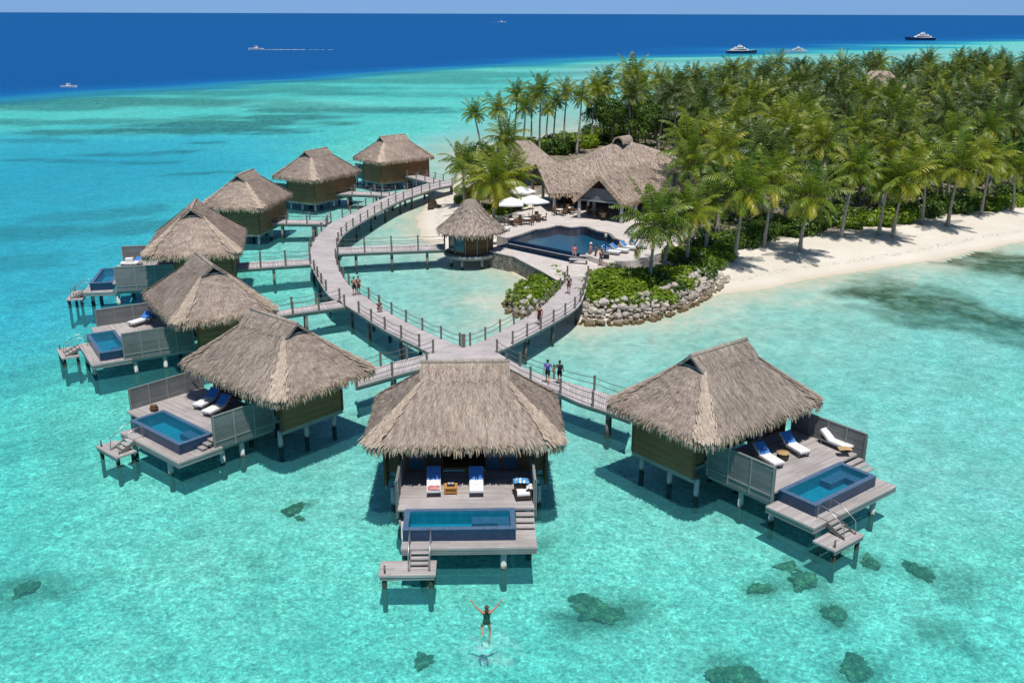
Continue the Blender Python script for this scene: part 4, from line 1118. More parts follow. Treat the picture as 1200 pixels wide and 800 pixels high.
def palm(x, y, H, lx, ly, crown, label, scale=1., rz=None, group='coconut palms of the island', tid=None):
    z = max(ground_z(x, y) - .05, 0.)
    scale *= rnd.uniform(.86, 1.1)
    T = empty('coconut_palm', (x, y, z), 0, label, 'palm tree', group)
    key = tid if tid is not None else ('m', x, y)
    if key not in TR: TR[key] = trunk_mesh(H, lx, ly, rnd.randrange(99))
    link('trunk', TR[key], T)
    c = link('crown', crown, T, (lx, ly, H)); c.rotation_euler = (rnd.uniform(-.12, .12), rnd.uniform(-.12, .12), rnd.uniform(0, 6.28) if rz is None else rz); c.scale = (scale,) * 3
    return T
PALM_XY = []
def shore_palm(base, crown, label, dY=-1., scale=1., k=0, dark=False, group='coconut palms of the island'):
    b = at(*base, 1.3); t = height_at(crown[0], crown[1], b.y + dY)
    PALM_XY.append((b.x, b.y))
    z = max(ground_z(b.x, b.y) - .05, 0)
    return palm(b.x, b.y, t.z - z, t.x - b.x, dY, (DCROWNS if dark else CROWNS)[k % 5], label, scale, group=group)
L_ = 'coconut palm leaning over the white beach, '
SP_ = [((803, 312), (812, 248), 'slim coconut palm in the green shrubs beside the rock bank', -1.5, .95), ((826, 300), (836, 236), 'coconut palm with a slanting trunk at the edge of the shrubs by the rock bank', -1.5, 1.),
 ((860, 304), (874, 224), 'coconut palm rooted at the end of the rock bank where the beach begins', -2.5, 1.1), ((937, 292), (950, 232), L_ + 'beside the shrubs with a broad yellow-green crown', -3., 1.15),
 ((985, 279), (1003, 200), L_ + 'upright with brown hanging fronds', -1.5, 1.15), ((1030, 275), (1040, 216), L_ + 'first of two with crossing trunks', -2., 1.05), ((1046, 276), (1060, 212), L_ + 'second of two with crossing trunks', -2.5, 1.),
 ((1110, 263), (1126, 196), L_ + 'alone on a bare stretch of sand', -2.5, 1.1), ((1186, 246), (1190, 196), L_ + 'last before the picture edge', -2., 1.05),
 ((762, 328), (767, 264), 'broad coconut palm with yellow lower fronds in front of the pool terrace', -1., 1.2), ((776, 318), (790, 262), 'smaller coconut palm tucked behind the broad one in front of the terrace', -.5, .85),
 ((895, 290), (905, 215), 'coconut palm standing behind the first beach shadows', -1., 1.05), ((1080, 262), (1086, 200), 'coconut palm in the dark shrubs behind the beach', -1., 1.05), ((1150, 252), (1160, 190), 'coconut palm over the shrubs near the beach bend', -1., 1.1),
 ((545, 238), (541, 192), 'short coconut palm at the end of the curved boardwalk', -.5, .95), ((578, 262), (580, 214), 'short bushy coconut palm behind the round hut', -.5, 1.15), ((560, 250), (562, 212), 'bushy coconut palm just left of the hut roof', -.5, 1.1), ((604, 250), (602, 210), 'coconut palm over the white parasols', -.5, 1.1), ((590, 246), (588, 198), 'taller bushy palm between hut and restaurant', 0, 1.), ((556, 228), (566, 196), 'coconut palm on the beach behind the landing', 0, .95),
 ((566, 186), (556, 134), 'slender tall palm standing alone at the tip of the far grove', 0, .84), ((590, 182), (583, 128), 'slender tall palm second from the far tip of the grove', 0, .84), ((602, 180), (606, 112), 'tall palm third from the far tip of the grove', 0, .88),
 ((612, 184), (616, 126), 'tall palm behind the small far roof', 0, .84), ((632, 188), (634, 108), 'tall palm rising above the small far roof', 0, .9), ((648, 178), (652, 120), 'palm with bare trunk against the turquoise water', 0, .84), ((660, 180), (664, 108), 'high palm on the far shore by the bare trunks', 0, .88), ((640, 172), (642, 128), 'palm low on the far shore', 0, .84), ((676, 182), (682, 114), 'high palm beside the restaurant roof', 0, .88), ((622, 172), (624, 116), 'thin palm at the water behind the far roof', 0, .8), ((693, 170), (697, 104), 'high palm over the restaurant ridge', 0, .88)]
for i, (b, c, lab, dY, sc) in enumerate(SP_):
    shore_palm(b, c, lab, dY, sc, i, dark=False)

def in_forest(x, y, m=1.5):
    X, Y = np.array([x]), np.array([y])
    return signed(FOREST, X, Y)[0] > m
REST = [at(*p, 2.)[:2] for p in [(612, 236), (600, 196), (640, 190), (700, 168), (770, 185), (812, 205), (806, 232), (760, 262), (724, 264), (650, 248)]]
REST = np.array(REST)
FAR_ROOF = at(1027, 122, 4.); BACK_ROOF = at(612, 192, 4.)
cand = []
r2 = random.Random(21)
XMIN, XMAX = -12, 175
tries = 0
ROWS = []
fx = np.array([(r2.uniform(XMIN, XMAX), r2.uniform(95, 340)) for _ in range(9000)])
sd_ = signed(FOREST, fx[:, 0], fx[:, 1]); st_ = signed(TERRACE, fx[:, 0], fx[:, 1]); sr_ = signed(REST, fx[:, 0], fx[:, 1])
okm = (sd_ > 1.) & (st_ < -1.) & (sr_ < -1.5)
pts_ = [tuple(p) for p, o in zip(fx, okm) if o]
def vis(x, y):
    Z = y * cP + (CAM_H - 6) * sP
    return abs(x / Z * F_PX) < 640 and not (x < 13 and y > 138)
pts_ = [p for p in pts_ if vis(*p) and (Vector(p) - BACK_ROOF.xy).length > 8 and not (abs(p[0] - FAR_ROOF.x * p[1] / FAR_ROOF.y) < 6.5 and -55 < p[1] - FAR_ROOF.y < 8)]
chosen = list(PALM_XY)
forest_palms = []
def spacing(y): return 4.3 + (y - 110) * .016
for p in pts_:
    if all((p[0] - q[0]) ** 2 + (p[1] - q[1]) ** 2 > spacing(p[1]) ** 2 for q in chosen):
        chosen.append(p); forest_palms.append(p)
edge = {p: float(s) for p, s in zip([tuple(q) for q in fx], sd_)}
forest_palms.sort(key=lambda p: p[1])
print('forest palms', len(forest_palms))
LAB_IN = 'tall coconut palm within the dense grove that covers the island'
LAB_ED = 'coconut palm at the sunlit sea edge of the island grove'
protos = []
for i in range(14):
    H = 7.2 + 4.2 * (i % 7) / 6 + r2.uniform(-.4, .4)
    protos.append((H, r2.uniform(-1.2, 1.2), r2.uniform(-1.3, .6)))
nmax = 296 - len(SP_)
front = forest_palms[:]
for q, p in enumerate(front[:nmax]):
    i = r2.randrange(14); H, lx, ly = protos[i]
    near = edge[p] < 5
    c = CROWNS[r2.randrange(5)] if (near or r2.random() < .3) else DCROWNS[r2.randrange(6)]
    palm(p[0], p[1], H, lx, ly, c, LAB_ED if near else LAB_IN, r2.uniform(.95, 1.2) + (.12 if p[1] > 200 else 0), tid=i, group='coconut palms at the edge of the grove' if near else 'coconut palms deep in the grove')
rest = front[nmax:]
if rest:
    mb = MB(); rg = random.Random(5)
    for x, y in rest:
        z = ground_z(x, y); H = rg.uniform(7.5, 11.); mb.tube([(x, y, z - .3), (x + .3, y, z + H * .5), (x + rg.uniform(-.8, .8), y, z + H)], [.2, .15, .12], 5, 1, .5)
        for k in range(16):
            a = k * 2.4; f = k / 16; frond(mb, (x, y, z + H), a, R(80) - f * R(100), 3.4 * rg.uniform(.85, 1.1), .6 + .4 * f, rg, 8, .45 + rg.uniform(-.2, .2), 0, 1, .8)
    tag(mb.build('palm_grove', [M['palm_leaf_dark'], M['bark']]), 'far mass of coconut palms at the back of the island', 'palm trees', kind='stuff')

# ------------------------------------------------------------------ shrubs and undergrowth
def bush_mesh(seed, n, mat, size=(1., 1., .8), leaf=(.16, .3), lobes=7):
    rg = random.Random(seed); mb = MB()
    lb = [(Vector((rg.uniform(-.6, .6) * size[0], rg.uniform(-.6, .6) * size[1], rg.uniform(.15, .62) * size[2])), rg.uniform(.35, .6)) for _ in range(lobes)]
    for c, r in lb[:4]: mb.tube([(0, 0, -.1), tuple(c * .5), tuple(c)], [.05, .035, .015], 5, 1, .3)
    for q in range(n):
        c, r = rg.choice(lb)
        v = Vector((rg.gauss(0, 1), rg.gauss(0, 1), rg.gauss(0, 1))).normalized()
        p = c + Vector((v.x * size[0], v.y * size[1], v.z * size[2])) * r * rg.uniform(.72, 1.06)
        if p.z < .02: continue
        nn = (v + Vector((rg.gauss(0, .5), rg.gauss(0, .5), rg.gauss(.5, .5)))).normalized()
        a = nn.cross(Vector((rg.gauss(0, 1), rg.gauss(0, 1), rg.gauss(0, 1)))).normalized(); b = nn.cross(a)
        l = rg.uniform(*leaf); w = l * .5
        tn = min(1, max(0, .5 + rg.gauss(0, .2)))
        mb.poly([p - a * l * .5, p + b * w * .5, p + a * l * .5, p - b * w * .5], None, 0, tn)
    return mb.mesh('shrub_leaves', [mat, M['bark']])
BUSH = [bush_mesh(80 + i, 1500, M['bush_leaf']) for i in range(3)]
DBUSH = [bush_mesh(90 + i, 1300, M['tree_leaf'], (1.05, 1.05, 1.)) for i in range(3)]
def shrub(p, sc, sz, mesh, label, group):
    o = link('shrub', mesh); o.location = (p[0], p[1], max(ground_z(p[0], p[1]), .2) - .05 if len(p) < 3 or p[2] is None else p[2]); o.rotation_euler = (0, 0, rnd.uniform(0, 6.28)); o.scale = (sc, sc, sc * sz)
    return tag(o, label, 'shrub', group)
hed = [(618, 345), (624, 334), (634, 349), (634, 338), (645, 340), (634, 326), (645, 328), (653, 331), (643, 346), (655, 322), (622, 350)]
for i, (x, y) in enumerate(hed):
    shrub(at(x, y + 2, .8)[:2], 1.75, .95, BUSH[i % 3], 'bright green rounded shrub in the clump beside the footbridge and stone wall', 'shrubs by the footbridge')
hed2 = [(697, 352), (708, 354), (721, 355), (735, 353), (748, 350), (698, 341), (710, 342), (724, 342), (738, 342), (750, 340), (700, 332), (714, 332), (728, 333), (742, 332), (755, 330)]
for i, (x, y) in enumerate(hed2):
    shrub(at(x, y - 2, 1.)[:2], 1.7, .95, BUSH[i % 3], 'bright green shrub in the hedge between the rock bank and the pool terrace', 'hedge along the rock bank')
hed3 = [(762, 346), (775, 342), (788, 337), (800, 331), (812, 326), (824, 318), (836, 310), (848, 302), (772, 330), (786, 324), (800, 318), (814, 312), (828, 304), (842, 296), (856, 292), (790, 308), (806, 302), (820, 296), (836, 288), (850, 284), (868, 290)]
for i, (x, y) in enumerate(hed3):
    shrub(at(x, y + 2, 1.)[:2], rnd.uniform(1.2, 1.9), 1., (BUSH + DBUSH)[(i * 2) % 6], 'leafy shrub under the leaning palms above the rock bank', 'shrubs above the rock bank')
for i in range(46):
    f = i / 45; x = 880 + 340 * f + rnd.uniform(-5, 5); y = np.interp(x, [880, 905, 950, 1000, 1060, 1130, 1220], [291, 284, 277, 270, 263, 252, 238]) + rnd.uniform(-9, 1)
    shrub(at(x, y, 1.)[:2], rnd.uniform(1.3, 2.3), 1.05, (DBUSH + BUSH)[rnd.randrange(6)], 'dark green shrub at the foot of the palms behind the beach', 'shrubs behind the beach')
for i, (x, y) in enumerate([(540, 236), (550, 246), (562, 256), (572, 250), (586, 254), (598, 248), (608, 244), (556, 236), (590, 240), (545, 226)]):
    shrub(at(x, y, 1.)[:2], rnd.uniform(1.1, 1.6), 1., BUSH[i % 3], 'yellow-green shrub under the short palms behind the round hut', 'shrubs behind the round hut')
for i in range(44):
    x = 596 + rnd.random() * 150; y = np.interp(x, [596, 640, 700, 746], [181, 172, 162, 152]) + rnd.uniform(-5, 14)
    if not in_forest(*at(x, y, 1.)[:2], 1.) or signed(REST, *[np.array([q]) for q in at(x, y, 1.)[:2]])[0] > -1: continue
    shrub(at(x, y, 1.)[:2], rnd.uniform(1.4, 2.6), 1.1, (DBUSH + BUSH)[rnd.randrange(6)], 'green shrub on the ground behind the restaurant and the small far roof', 'shrubs behind the restaurant')
# broad-leaved trees among the palms
def tree_mesh(seed):
    rg = random.Random(seed); mb = MB()
    lb = [(Vector((rg.uniform(-1.9, 1.9), rg.uniform(-1.9, 1.9), rg.uniform(3.2, 5.6))), rg.uniform(.8, 1.5)) for _ in range(11)]
    for c, r in lb:
        for q in range(230):
            v = Vector((rg.gauss(0, 1), rg.gauss(0, 1), rg.gauss(.3, 1))).normalized(); p = c + v * r * rg.uniform(.6, 1.05)
            nn = (v + Vector((rg.gauss(0, .6), rg.gauss(0, .6), rg.gauss(.4, .6)))).normalized(); a = nn.cross(Vector((rg.gauss(0, 1), rg.gauss(0, 1), rg.gauss(0, 1)))).normalized(); b = nn.cross(a)
            l = rg.uniform(.25, .45); mb.poly([p - a * l * .5, p + b * l * .28, p + a * l * .5, p - b * l * .28], None, 0, min(1, max(0, .5 + rg.gauss(0, .2))))
    crown = mb.mesh('tree_crown', [M['tree_leaf']])
    tb = MB()
    tb.tube([(0, 0, -.3), (.1, .1, 1.5), (0, 0, 3.)], [.22, .17, .13], 7, 0, .5)
    for c, r in lb[:6]: tb.tube([(0, 0, 2.2 + rg.uniform(0, .8)), tuple(c * .6 + Vector((0, 0, 1.3))), tuple(c)], [.09, .06, .02], 5, 0, .5)
    return crown, tb.mesh('tree_trunk', M['bark'])
TREES = [tree_mesh(i) for i in (3, 4, 5)]
nt_ = 0
for p in pts_:
    if nt_ >= 130: break
    if edge[p] > 2.5 and all((p[0] - q[0]) ** 2 + (p[1] - q[1]) ** 2 > 5.5 for q in chosen) and p[1] < 260:
        chosen.append(p); nt_ += 1
        T = empty('broadleaf_tree', (p[0], p[1], ground_z(*p)), r2.uniform(0, 6.28), 'round-crowned broad-leaved tree filling a gap between the island palms', 'tree', 'broad-leaved trees among the palms')
        T.scale = (r2.uniform(.9, 1.4),) * 3
        k = r2.randrange(3); link('crown', TREES[k][0], T); link('trunk', TREES[k][1], T)
ug = MB(); rg = random.Random(77)
for p in pts_[:2600]:
    if edge[p] < 1.5: continue
    z = ground_z(*p); h = rg.uniform(1., 4.2)
    for q in range(26):
        v = Vector((rg.gauss(0, .8), rg.gauss(0, .8), rg.uniform(0, h))); nn = Vector((rg.gauss(0, .6), rg.gauss(0, .6), 1)).normalized(); a = nn.cross(Vector((rg.gauss(0, 1), rg.gauss(0, 1), .2))).normalized(); b = nn.cross(a)
        l = rg.uniform(.3, .7); c = Vector((p[0], p[1], z)) + v
        ug.poly([c - a * l * .5, c + b * l * .25, c + a * l * .5, c - b * l * .25], None, 0, min(1, max(0, .4 + rg.gauss(0, .2))))
tag(ug.build('undergrowth', [M['tree_leaf']]), 'low leafy undergrowth covering the floor of the palm grove', 'undergrowth', kind='stuff')

# ------------------------------------------------------------------ boulders of the rock bank, coral heads
def rock_mesh(seed, sub=2, flat=.75, rough=.38):
    bm = bmesh.new(); bmesh.ops.create_icosphere(bm, subdivisions=sub, radius=1)
    for v in bm.verts:
        d = 1 + rough * noise.noise(v.co * 1.1 + Vector((seed * 3.1, 0, 0))) + rough * .5 * noise.noise(v.co * 2.6 + Vector((0, seed * 2.3, 0)))
        q = v.co.normalized(); m = max(abs(q.x), abs(q.y), abs(q.z)); d *= 1 + .35 * (1 / m - 1) * -.4
        v.co = Vector((q.x * d, q.y * d * .85, q.z * d * flat))
    me = bpy.data.meshes.new('boulder'); bm.to_mesh(me); bm.free(); me.materials.append(M['boulder']); return me
ROCKS = [rock_mesh(i) for i in range(7)]
def bank(line, n, label, group, rows):
    P = resample([at(*p) for p in line], .25); placed = []; c = 0; t = 0
    while c < n and t < n * 40:
        t += 1
        p = rnd.choice(P); k = rnd.random(); w = rows[0] + (rows[1] - rows[0]) * k
        i = P.index(p); d = (P[min(i + 1, len(P) - 1)] - P[max(i - 1, 0)]).normalized(); nrm = Vector((-d.y, d.x, 0))
        q = p + nrm * w; s_ = rnd.uniform(.2, .56)
        if any((q.x - a) ** 2 + (q.y - b) ** 2 < (.72 * (s_ + e)) ** 2 for a, b, e in placed): continue
        placed.append((q.x, q.y, s_)); z = -.25 + max(0, w + .6) * .62
        o = link('boulder', ROCKS[rnd.randrange(7)], None, (q.x, q.y, max(z, ground_z(q.x, q.y) * .9) + s_ * .1)); o.rotation_euler = (rnd.uniform(-.5, .5), rnd.uniform(-.5, .5), rnd.uniform(0, 6.28)); o.scale = (s_, s_ * rnd.uniform(.8, 1.1), s_ * rnd.uniform(.8, 1.1))
        tag(o, label, 'boulder', group); c += 1
bank([(681, 378), (700, 380), (722, 379), (745, 377), (762, 373), (780, 368), (798, 362), (815, 354), (830, 346), (842, 338), (850, 330)], 285, 'pale boulder in the long rock bank between footbridge and beach', 'boulders of the long rock bank', (-.5, 2.2))
bank([(626, 345), (612, 346), (600, 352), (596, 360), (602, 368), (614, 373), (628, 375), (645, 372)], 58, 'pale boulder in the small rock heap under the footbridge railing', 'boulders by the footbridge', (-.5, 1.7))
CORALS = []
for i in range(4):
    me = rock_mesh(20 + i, 5, .6, .5); 
    for v in me.vertices:
        f = .26 * noise.noise(v.co * 2.4 + Vector((i, 0, 0))) + .16 * noise.noise(v.co * 6) + .10 * noise.noise(v.co * 14)
        v.co = v.co * (1 + f)
    me.materials.clear(); me.materials.append(M['coral']); me.name = 'coral_head'; CORALS.append(me)
for i, (px, py, s_, lab) in enumerate([(343, 602, .62, 'round coral head alone on the sand between two villa decks'), (941, 684, .85, 'large yellow-brown coral head below the swim platform of the lone villa'),
   (890, 692, .55, 'dark coral head beside the large yellow-brown one'), (1076, 673, .72, 'rounded coral head on open sand beyond the lone villa platform'), (1018, 663, .55, 'coral head nearest the piles of the lone villa platform'), (978, 722, .7, 'dim coral head in the middle of the scattered group'),
   (1003, 783, .8, 'dark coral head at the lower picture edge on the lone villa side'), (862, 793, 1.0, 'wide coral head cut by the lower picture edge'), (497, 772, .5, 'small round coral head near the leaping swimmer'), (692, 712, .8, 'larger lump of the coral patch beside the swimmer'), (706, 722, .9, 'low lump of the coral patch beside the swimmer'), (680, 702, .5, 'outlying lump of the coral patch beside the swimmer'),
   (922, 668, .5, 'small coral lump touching the large yellow-brown one'), (30, 688, .7, 'dim coral lump in the dark sea-grass patch'), (352, 612, .3, 'tiny coral lump next to the lone round coral head')]):
    p = at(px, py, -1.25); z = ground_z(p.x, p.y)
    o = link('coral_head', CORALS[i % 4], None, (p.x, p.y, min(z - .02, -.6))); o.scale = (s_ * 1.05, s_ * .85, s_ * .7); o.rotation_euler = (0, 0, rnd.uniform(0, 6.28))
    tag(o, lab, 'coral', 'coral heads under the clear water')
# ------------------------------------------------------------------ restaurant with its swept thatched roof
def rest_roof():
    rg = random.Random(31); mb = MB()
    NS, NT_ = 40, 14; Lh = 25.; hw = 7.2
    keys = [(0, 7.1), (3, 7.15), (6, 7.9), (8.5, 9.0), (10.6, 9.75), (12.4, 9.75), (14.5, 9.1), (17, 8.3), (20, 7.0), (25, 4.6)]
    rz = lambda s_: float(np.interp(s_, [k[0] for k in keys], [k[1] for k in keys]))
    ez = 4.55
    def P(s_, t):
        # t -1..1 across; the far end is hipped
        h = hw if s_ < 19 else hw * max(.05, 1 - ((s_ - 19) / 6.) ** 1.6 * .9)
        z = ez + (rz(s_) - ez) * max(0., 1 - abs(t)) ** 1.06
        return Vector((s_, t * h, z + .07 * noise.noise(Vector((s_ * .8, t * 6, 2)))))
    base = len(mb.v)
    for i in range(NS + 1):
        for j in range(2 * NT_ + 1): mb.v.append(tuple(P(Lh * i / NS, -1 + j / NT_)))
    w = 2 * NT_ + 1
    for i in range(NS):
        for j in range(2 * NT_):
            a = base + i * w + j; s0, s1 = Lh * i / NS, Lh * (i + 1) / NS; v0, v1 = j * .65, j * .65 + .65
            mb.face([a, a + w, a + w + 1, a + 1], [(s0, v0), (s1, v0), (s1, v1), (s0, v1)], 0, .35 + .3 * rg.random())
    for i in range(NS):    # underside
        for sg in (-1, 1):
            q = [P(Lh * (i + e) / NS, sg * t) - Vector((0, 0, .38)) for e, t in ((0, .99), (1, .99), (1, .02), (0, .02))]
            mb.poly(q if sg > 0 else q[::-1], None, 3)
            q2 = [P(Lh * (i + e) / NS, sg) for e in (0, 1)]; q3 = [p - Vector((0, 0, .38)) for p in q2]
            mb.poly([q2[0], q2[1], q3[1], q3[0]], None, 2, rg.random())
    for sg in (-1, 1):     # verge of the open gable end
        mb.bar(P(0, sg) - Vector((.05, 0, .2)), P(0, .01 * sg) - Vector((.05, 0, .15)), .25, .45, 0, .4)
    for q in range(5200):
        s_ = rg.uniform(.2, Lh - .5); t = rg.uniform(-1, .3) if rg.random() < .85 else rg.uniform(0, 1)
        p = P(s_, t); e = P(s_, t + (.02 if t > 0 else -.02)); dn = (e - p).normalized()
        blade(mb, p + Vector((0, 0, .02)), dn, Vector((1, rg.uniform(-.2, .2), 0)).normalized(), rg.uniform(.3, .6), rg.uniform(.06, .14), rg.uniform(.02, .08), 0, rg.random())
    for q in range(700):
        s_ = rg.uniform(0, Lh - 3); sg = -1 if rg.random() < .8 else 1; p = P(s_, sg) - Vector((0, 0, rg.uniform(0, .35))); L = rg.uniform(.25, .5); o = Vector((rg.uniform(-.1, .1), sg * rg.uniform(0, .25), -L)); x = Vector((rg.uniform(.04, .08), 0, 0)); tn = rg.random()
        mb.poly([p - x, p + o - x * .4, p + o + x * .4, p + x], None, 2, tn)
    return mb.mesh('swept_roof', [M['thatch'], M['thatch_pale'], M['thatch_fringe'], M['thatch_under']])
def wing_roof(L, hw, ez, rz, seed):
    rg = random.Random(seed); mb = MB(); N = 14; K = 6
    P = lambda s_, t: Vector((s_, t * hw, ez + (rz - ez) * max(0., 1 - abs(t)) ** 1.03 + .05 * noise.noise(Vector((s_, t * 4, seed)))))
    for i in range(N):
        for j in range(2 * K):
            a, b = L * i / N, L * (i + 1) / N; c, d = -1 + j / K, -1 + (j + 1) / K
            mb.poly([P(a, c), P(b, c), P(b, d), P(a, d)], [(a, c * 4), (b, c * 4), (b, d * 4), (a, d * 4)], 0, .35 + .3 * rg.random(), True)
    for sg in (-1, 1):
        q = [P(0, sg) - Vector((0, 0, .35)), P(L, sg) - Vector((0, 0, .35)), P(L, .02 * sg) - Vector((0, 0, .35)), P(0, .02 * sg) - Vector((0, 0, .35))]
        mb.poly(q if sg > 0 else q[::-1], None, 3)
        mb.bar(P(0, sg) - Vector((.06, 0, .2)), P(0, .01 * sg) - Vector((.06, 0, .15)), .3, .5, 2, .6)
        mb.bar(P(0, sg) - Vector((0, 0, .18)), P(L, sg) - Vector((0, 0, .18)), .06, .36, 2, .4)
    for q in range(1500):
        s_ = rg.uniform(.1, L); t = rg.uniform(-1, 1); p = P(s_, t); dn = (P(s_, t + (.02 if t > 0 else -.02)) - p).normalized()
        blade(mb, p + Vector((0, 0, .02)), dn, Vector((1, rg.uniform(-.2, .2), 0)).normalized(), rg.uniform(.25, .5), rg.uniform(.06, .13), rg.uniform(.02, .07), 0, rg.random())
    for q in range(420):
        s_ = rg.uniform(0, L); sg = rg.choice((-1, 1)); p = P(s_, sg) - Vector((0, 0, rg.uniform(0, .35))); Lb = rg.uniform(.2, .45); x = Vector((rg.uniform(.04, .08), 0, 0)); o = Vector((rg.uniform(-.1, .1), sg * rg.uniform(0, .2), -Lb)); tn = rg.random()
        mb.poly([p - x, p + o - x * .4, p + o + x * .4, p + x], None, 2, tn)
    return mb.mesh('wing_roof', [M['thatch'], M['thatch_pale'], M['thatch_fringe'], M['thatch_under']])
RA = math.atan2(.2, .98)
RO = Vector((3.2, 127.3, 0))
RT = empty('restaurant', RO, RA, 'large thatched restaurant with a swept ridge and gabled porch behind the island pool', 'restaurant')
link('roof', rest_roof(), RT)
cap = MB()
capc = Vector((11.3, -.1, 9.5)); ca = Vector((-.75, -.66, 0)).normalized(); cs = Vector((-ca.y, ca.x, 0))
for i in range(10):
    a0, a1 = math.pi * i / 10, math.pi * (i + 1) / 10
    q = lambda a, f: capc + cs * math.cos(a) * (.88 - .1 * f) + Vector((0, 0, math.sin(a) * .95)) + ca * (1.1 - 2.6 * f)
    cap.poly([q(a0, 0), q(a0, 1), q(a1, 1), q(a1, 0)][::-1], [(a0, 0), (a0, 2.6), (a1, 2.6), (a1, 0)][::-1], 0, .5, True)
    q2 = lambda a, f: capc + cs * math.cos(a) * .7 + Vector((0, 0, math.sin(a) * .75)) + ca * (1.1 - 2.6 * f)
    cap.poly([q(a0, 0), q2(a0, 0), q2(a1, 0), q(a1, 0)], None, 2, .6); cap.poly([q2(a0, 0), q2(a0, 1), q2(a1, 1), q2(a1, 0)], None, 3)
cap.poly([capc + cs * math.cos(math.pi * i / 10) * .7 + Vector((0, 0, math.sin(math.pi * i / 10) * .75)) + ca * .5 for i in range(11)], None, 4)
cap.build('ridge_cap', [M['thatch'], M['thatch_pale'], M['thatch_fringe'], M['thatch_under'], M['black']], RT)
WA = math.atan2(124.7 - 114.9, 15.85 - 10.2); wo = Vector((10.2, 114.9, 0)) - RO; wo.rotate(Matrix.Rotation(-RA, 3, 'Z'))
wr_ = link('porch_roof', wing_roof(14.5, 3.35, 4.5, 7.55, 4), RT, (wo.x, wo.y, 0)); wr_.rotation_euler = (0, 0, WA - RA)
wd = Vector((math.cos(WA - RA), math.sin(WA - RA), 0)); wsd = Vector((-wd.y, wd.x, 0))
gp = MB(); c = wo + wd * .35
gp.poly([c + wsd * 2.95 + Vector((0, 0, 4.62)), c - wsd * 2.95 + Vector((0, 0, 4.62)), c - wsd * 1.3 + Vector((0, 0, 6.0)), c + wsd * 1.3 + Vector((0, 0, 6.0))][::-1], [(0, 0), (6, 0), (4.3, 1.4), (1.6, 1.4)], 0, .5)
gp.bar(c + wsd * 3.1 + Vector((0, 0, 4.5)), c - wsd * 3.1 + Vector((0, 0, 4.5)), .2, .22, 1, .5)
gp.build('porch_gable', [M['grey_wood'], M['beam_wood']], RT)
gp = MB()
gp.poly([(.25, 6.5, 4.6), (.25, -6.5, 4.6), (.25, -1.2, 6.6), (.25, 1.2, 6.6)], [(0, 0), (13, 0), (7.7, 2), (5.3, 2)], 0, .5)
gp.build('gable_panel', [M['grey_wood']], RT)
def rpost(x, y, zt=4.7, r=.2):
    p = MB(); p.tube([(x, y, 1.9), (x, y, zt)], r, 8, 0, .6); p.build('column', [M['pile']], RT)
for s_ in (.8, 5.2, 20., 24.): rpost(s_, -6.2 if s_ < 20 else -5.6 + (s_ - 20) * .5)
rpost(.8, 0, 5.5); rpost(.8, 6.2)
for t in (2.75, -2.75):
    for d in (.4, 4.6, 9.): p = wo + wd * d + wsd * t; rpost(p.x, p.y, 4.75)
bk = MB(); bk.box(3., 22., -1.2, 5.5, 2.0, 5.0, 0, .5); bk.build('wall', [M['interior']], RT)
bk = MB(); bk.box(3.2, 21.8, -1.35, -1.22, 2.2, 2.95, 0, .5); bk.build('bar_counter', [M['brown_wood']], RT)
# two lesser roofs: behind the restaurant and deep in the grove
def small_house(name, label, px, py, z0, sc, rz, seed):
    p = at(px, py, z0); T = empty(name, (p.x, p.y, 0), rz, label, 'thatched house'); T.scale = (sc,) * 3
    link('roof', hip_roof(9.5, 8.5, 2.5, 4.3, 7.6, seed=seed, tufts=1500, fringe=300, gable=False, pale=False), T)
    w = MB(); w.box(-3.6, 3.6, -3.1, 3.1, .9, 4.4, 0, .5); w.build('wall', [M['brown_wood']], T)
    d = MB(); d.box(-.6, .6, -3.16, -3.103, 1.2, 3.4, 0, .5); d.build('door', [M['glass']], T)
    return T
small_house('beach_house', 'thatched hip roof half hidden by palms behind the restaurant', 612, 190, 4.4, 1.0, .3, 12)
small_house('grove_house', 'pinkish thatched roof rising out of the palm grove far back on the island', 1027, 121, 5.5, 1.7, -.2, 13)

# ------------------------------------------------------------------ furniture
def lounger_proto():
    T = empty('sun_lounger', (0, 0, 0))
    f = MB()
    for s_ in (-1, 1): f.box(s_ * .33 - .03, s_ * .33 + .03, -.95, .95, .24, .31, 0, .5, 'y')
    for y in (-.92, -.3, .3, .92): f.box(-.30, .30, y - .03, y + .03, .245, .305, 0, .5)
    f.build('frame', [M['grey_wood']], T)
    for x in (-.33, .33):
        for y in (-.8, .8): l = MB(); l.box(x - .03, x + .03, y - .03, y + .03, 0, .239, 0, .5, 'z'); l.build('leg', [M['grey_wood']], T)
    c = MB(); c.box(-.36, .36, -.97, .28, .312, .42, 0, .5, 'y'); c.build('mattress', [M['white_fabric']], T)
    b = MB(); b.obox((0, .62, .60), (1, 0, 0), Vector((0, .80, .60)).normalized(), Vector((0, -.60, .80)).normalized(), .36, .42, .055, 0, .5, 'y'); b.build('backrest', [M['white_fabric']], T)
    t = MB(); o = Vector((0, -.60, .80)).normalized(); t.obox(Vector((0, .64, .615)) + o * .065, (1, 0, 0), Vector((0, .80, .60)).normalized(), o, .345, .38, .012, 0, .5, 'y'); t.build('towel', [M['blue_fabric']], T)
    return T
LP = lounger_proto(); used_lp = [False]
def lounger(loc, heading, label, group):
    T = LP if not used_lp[0] else copy_tree(LP); used_lp[0] = True
    T.location = loc; T.rotation_euler = (0, 0, heading); return tag(T, label, 'sun lounger', group)
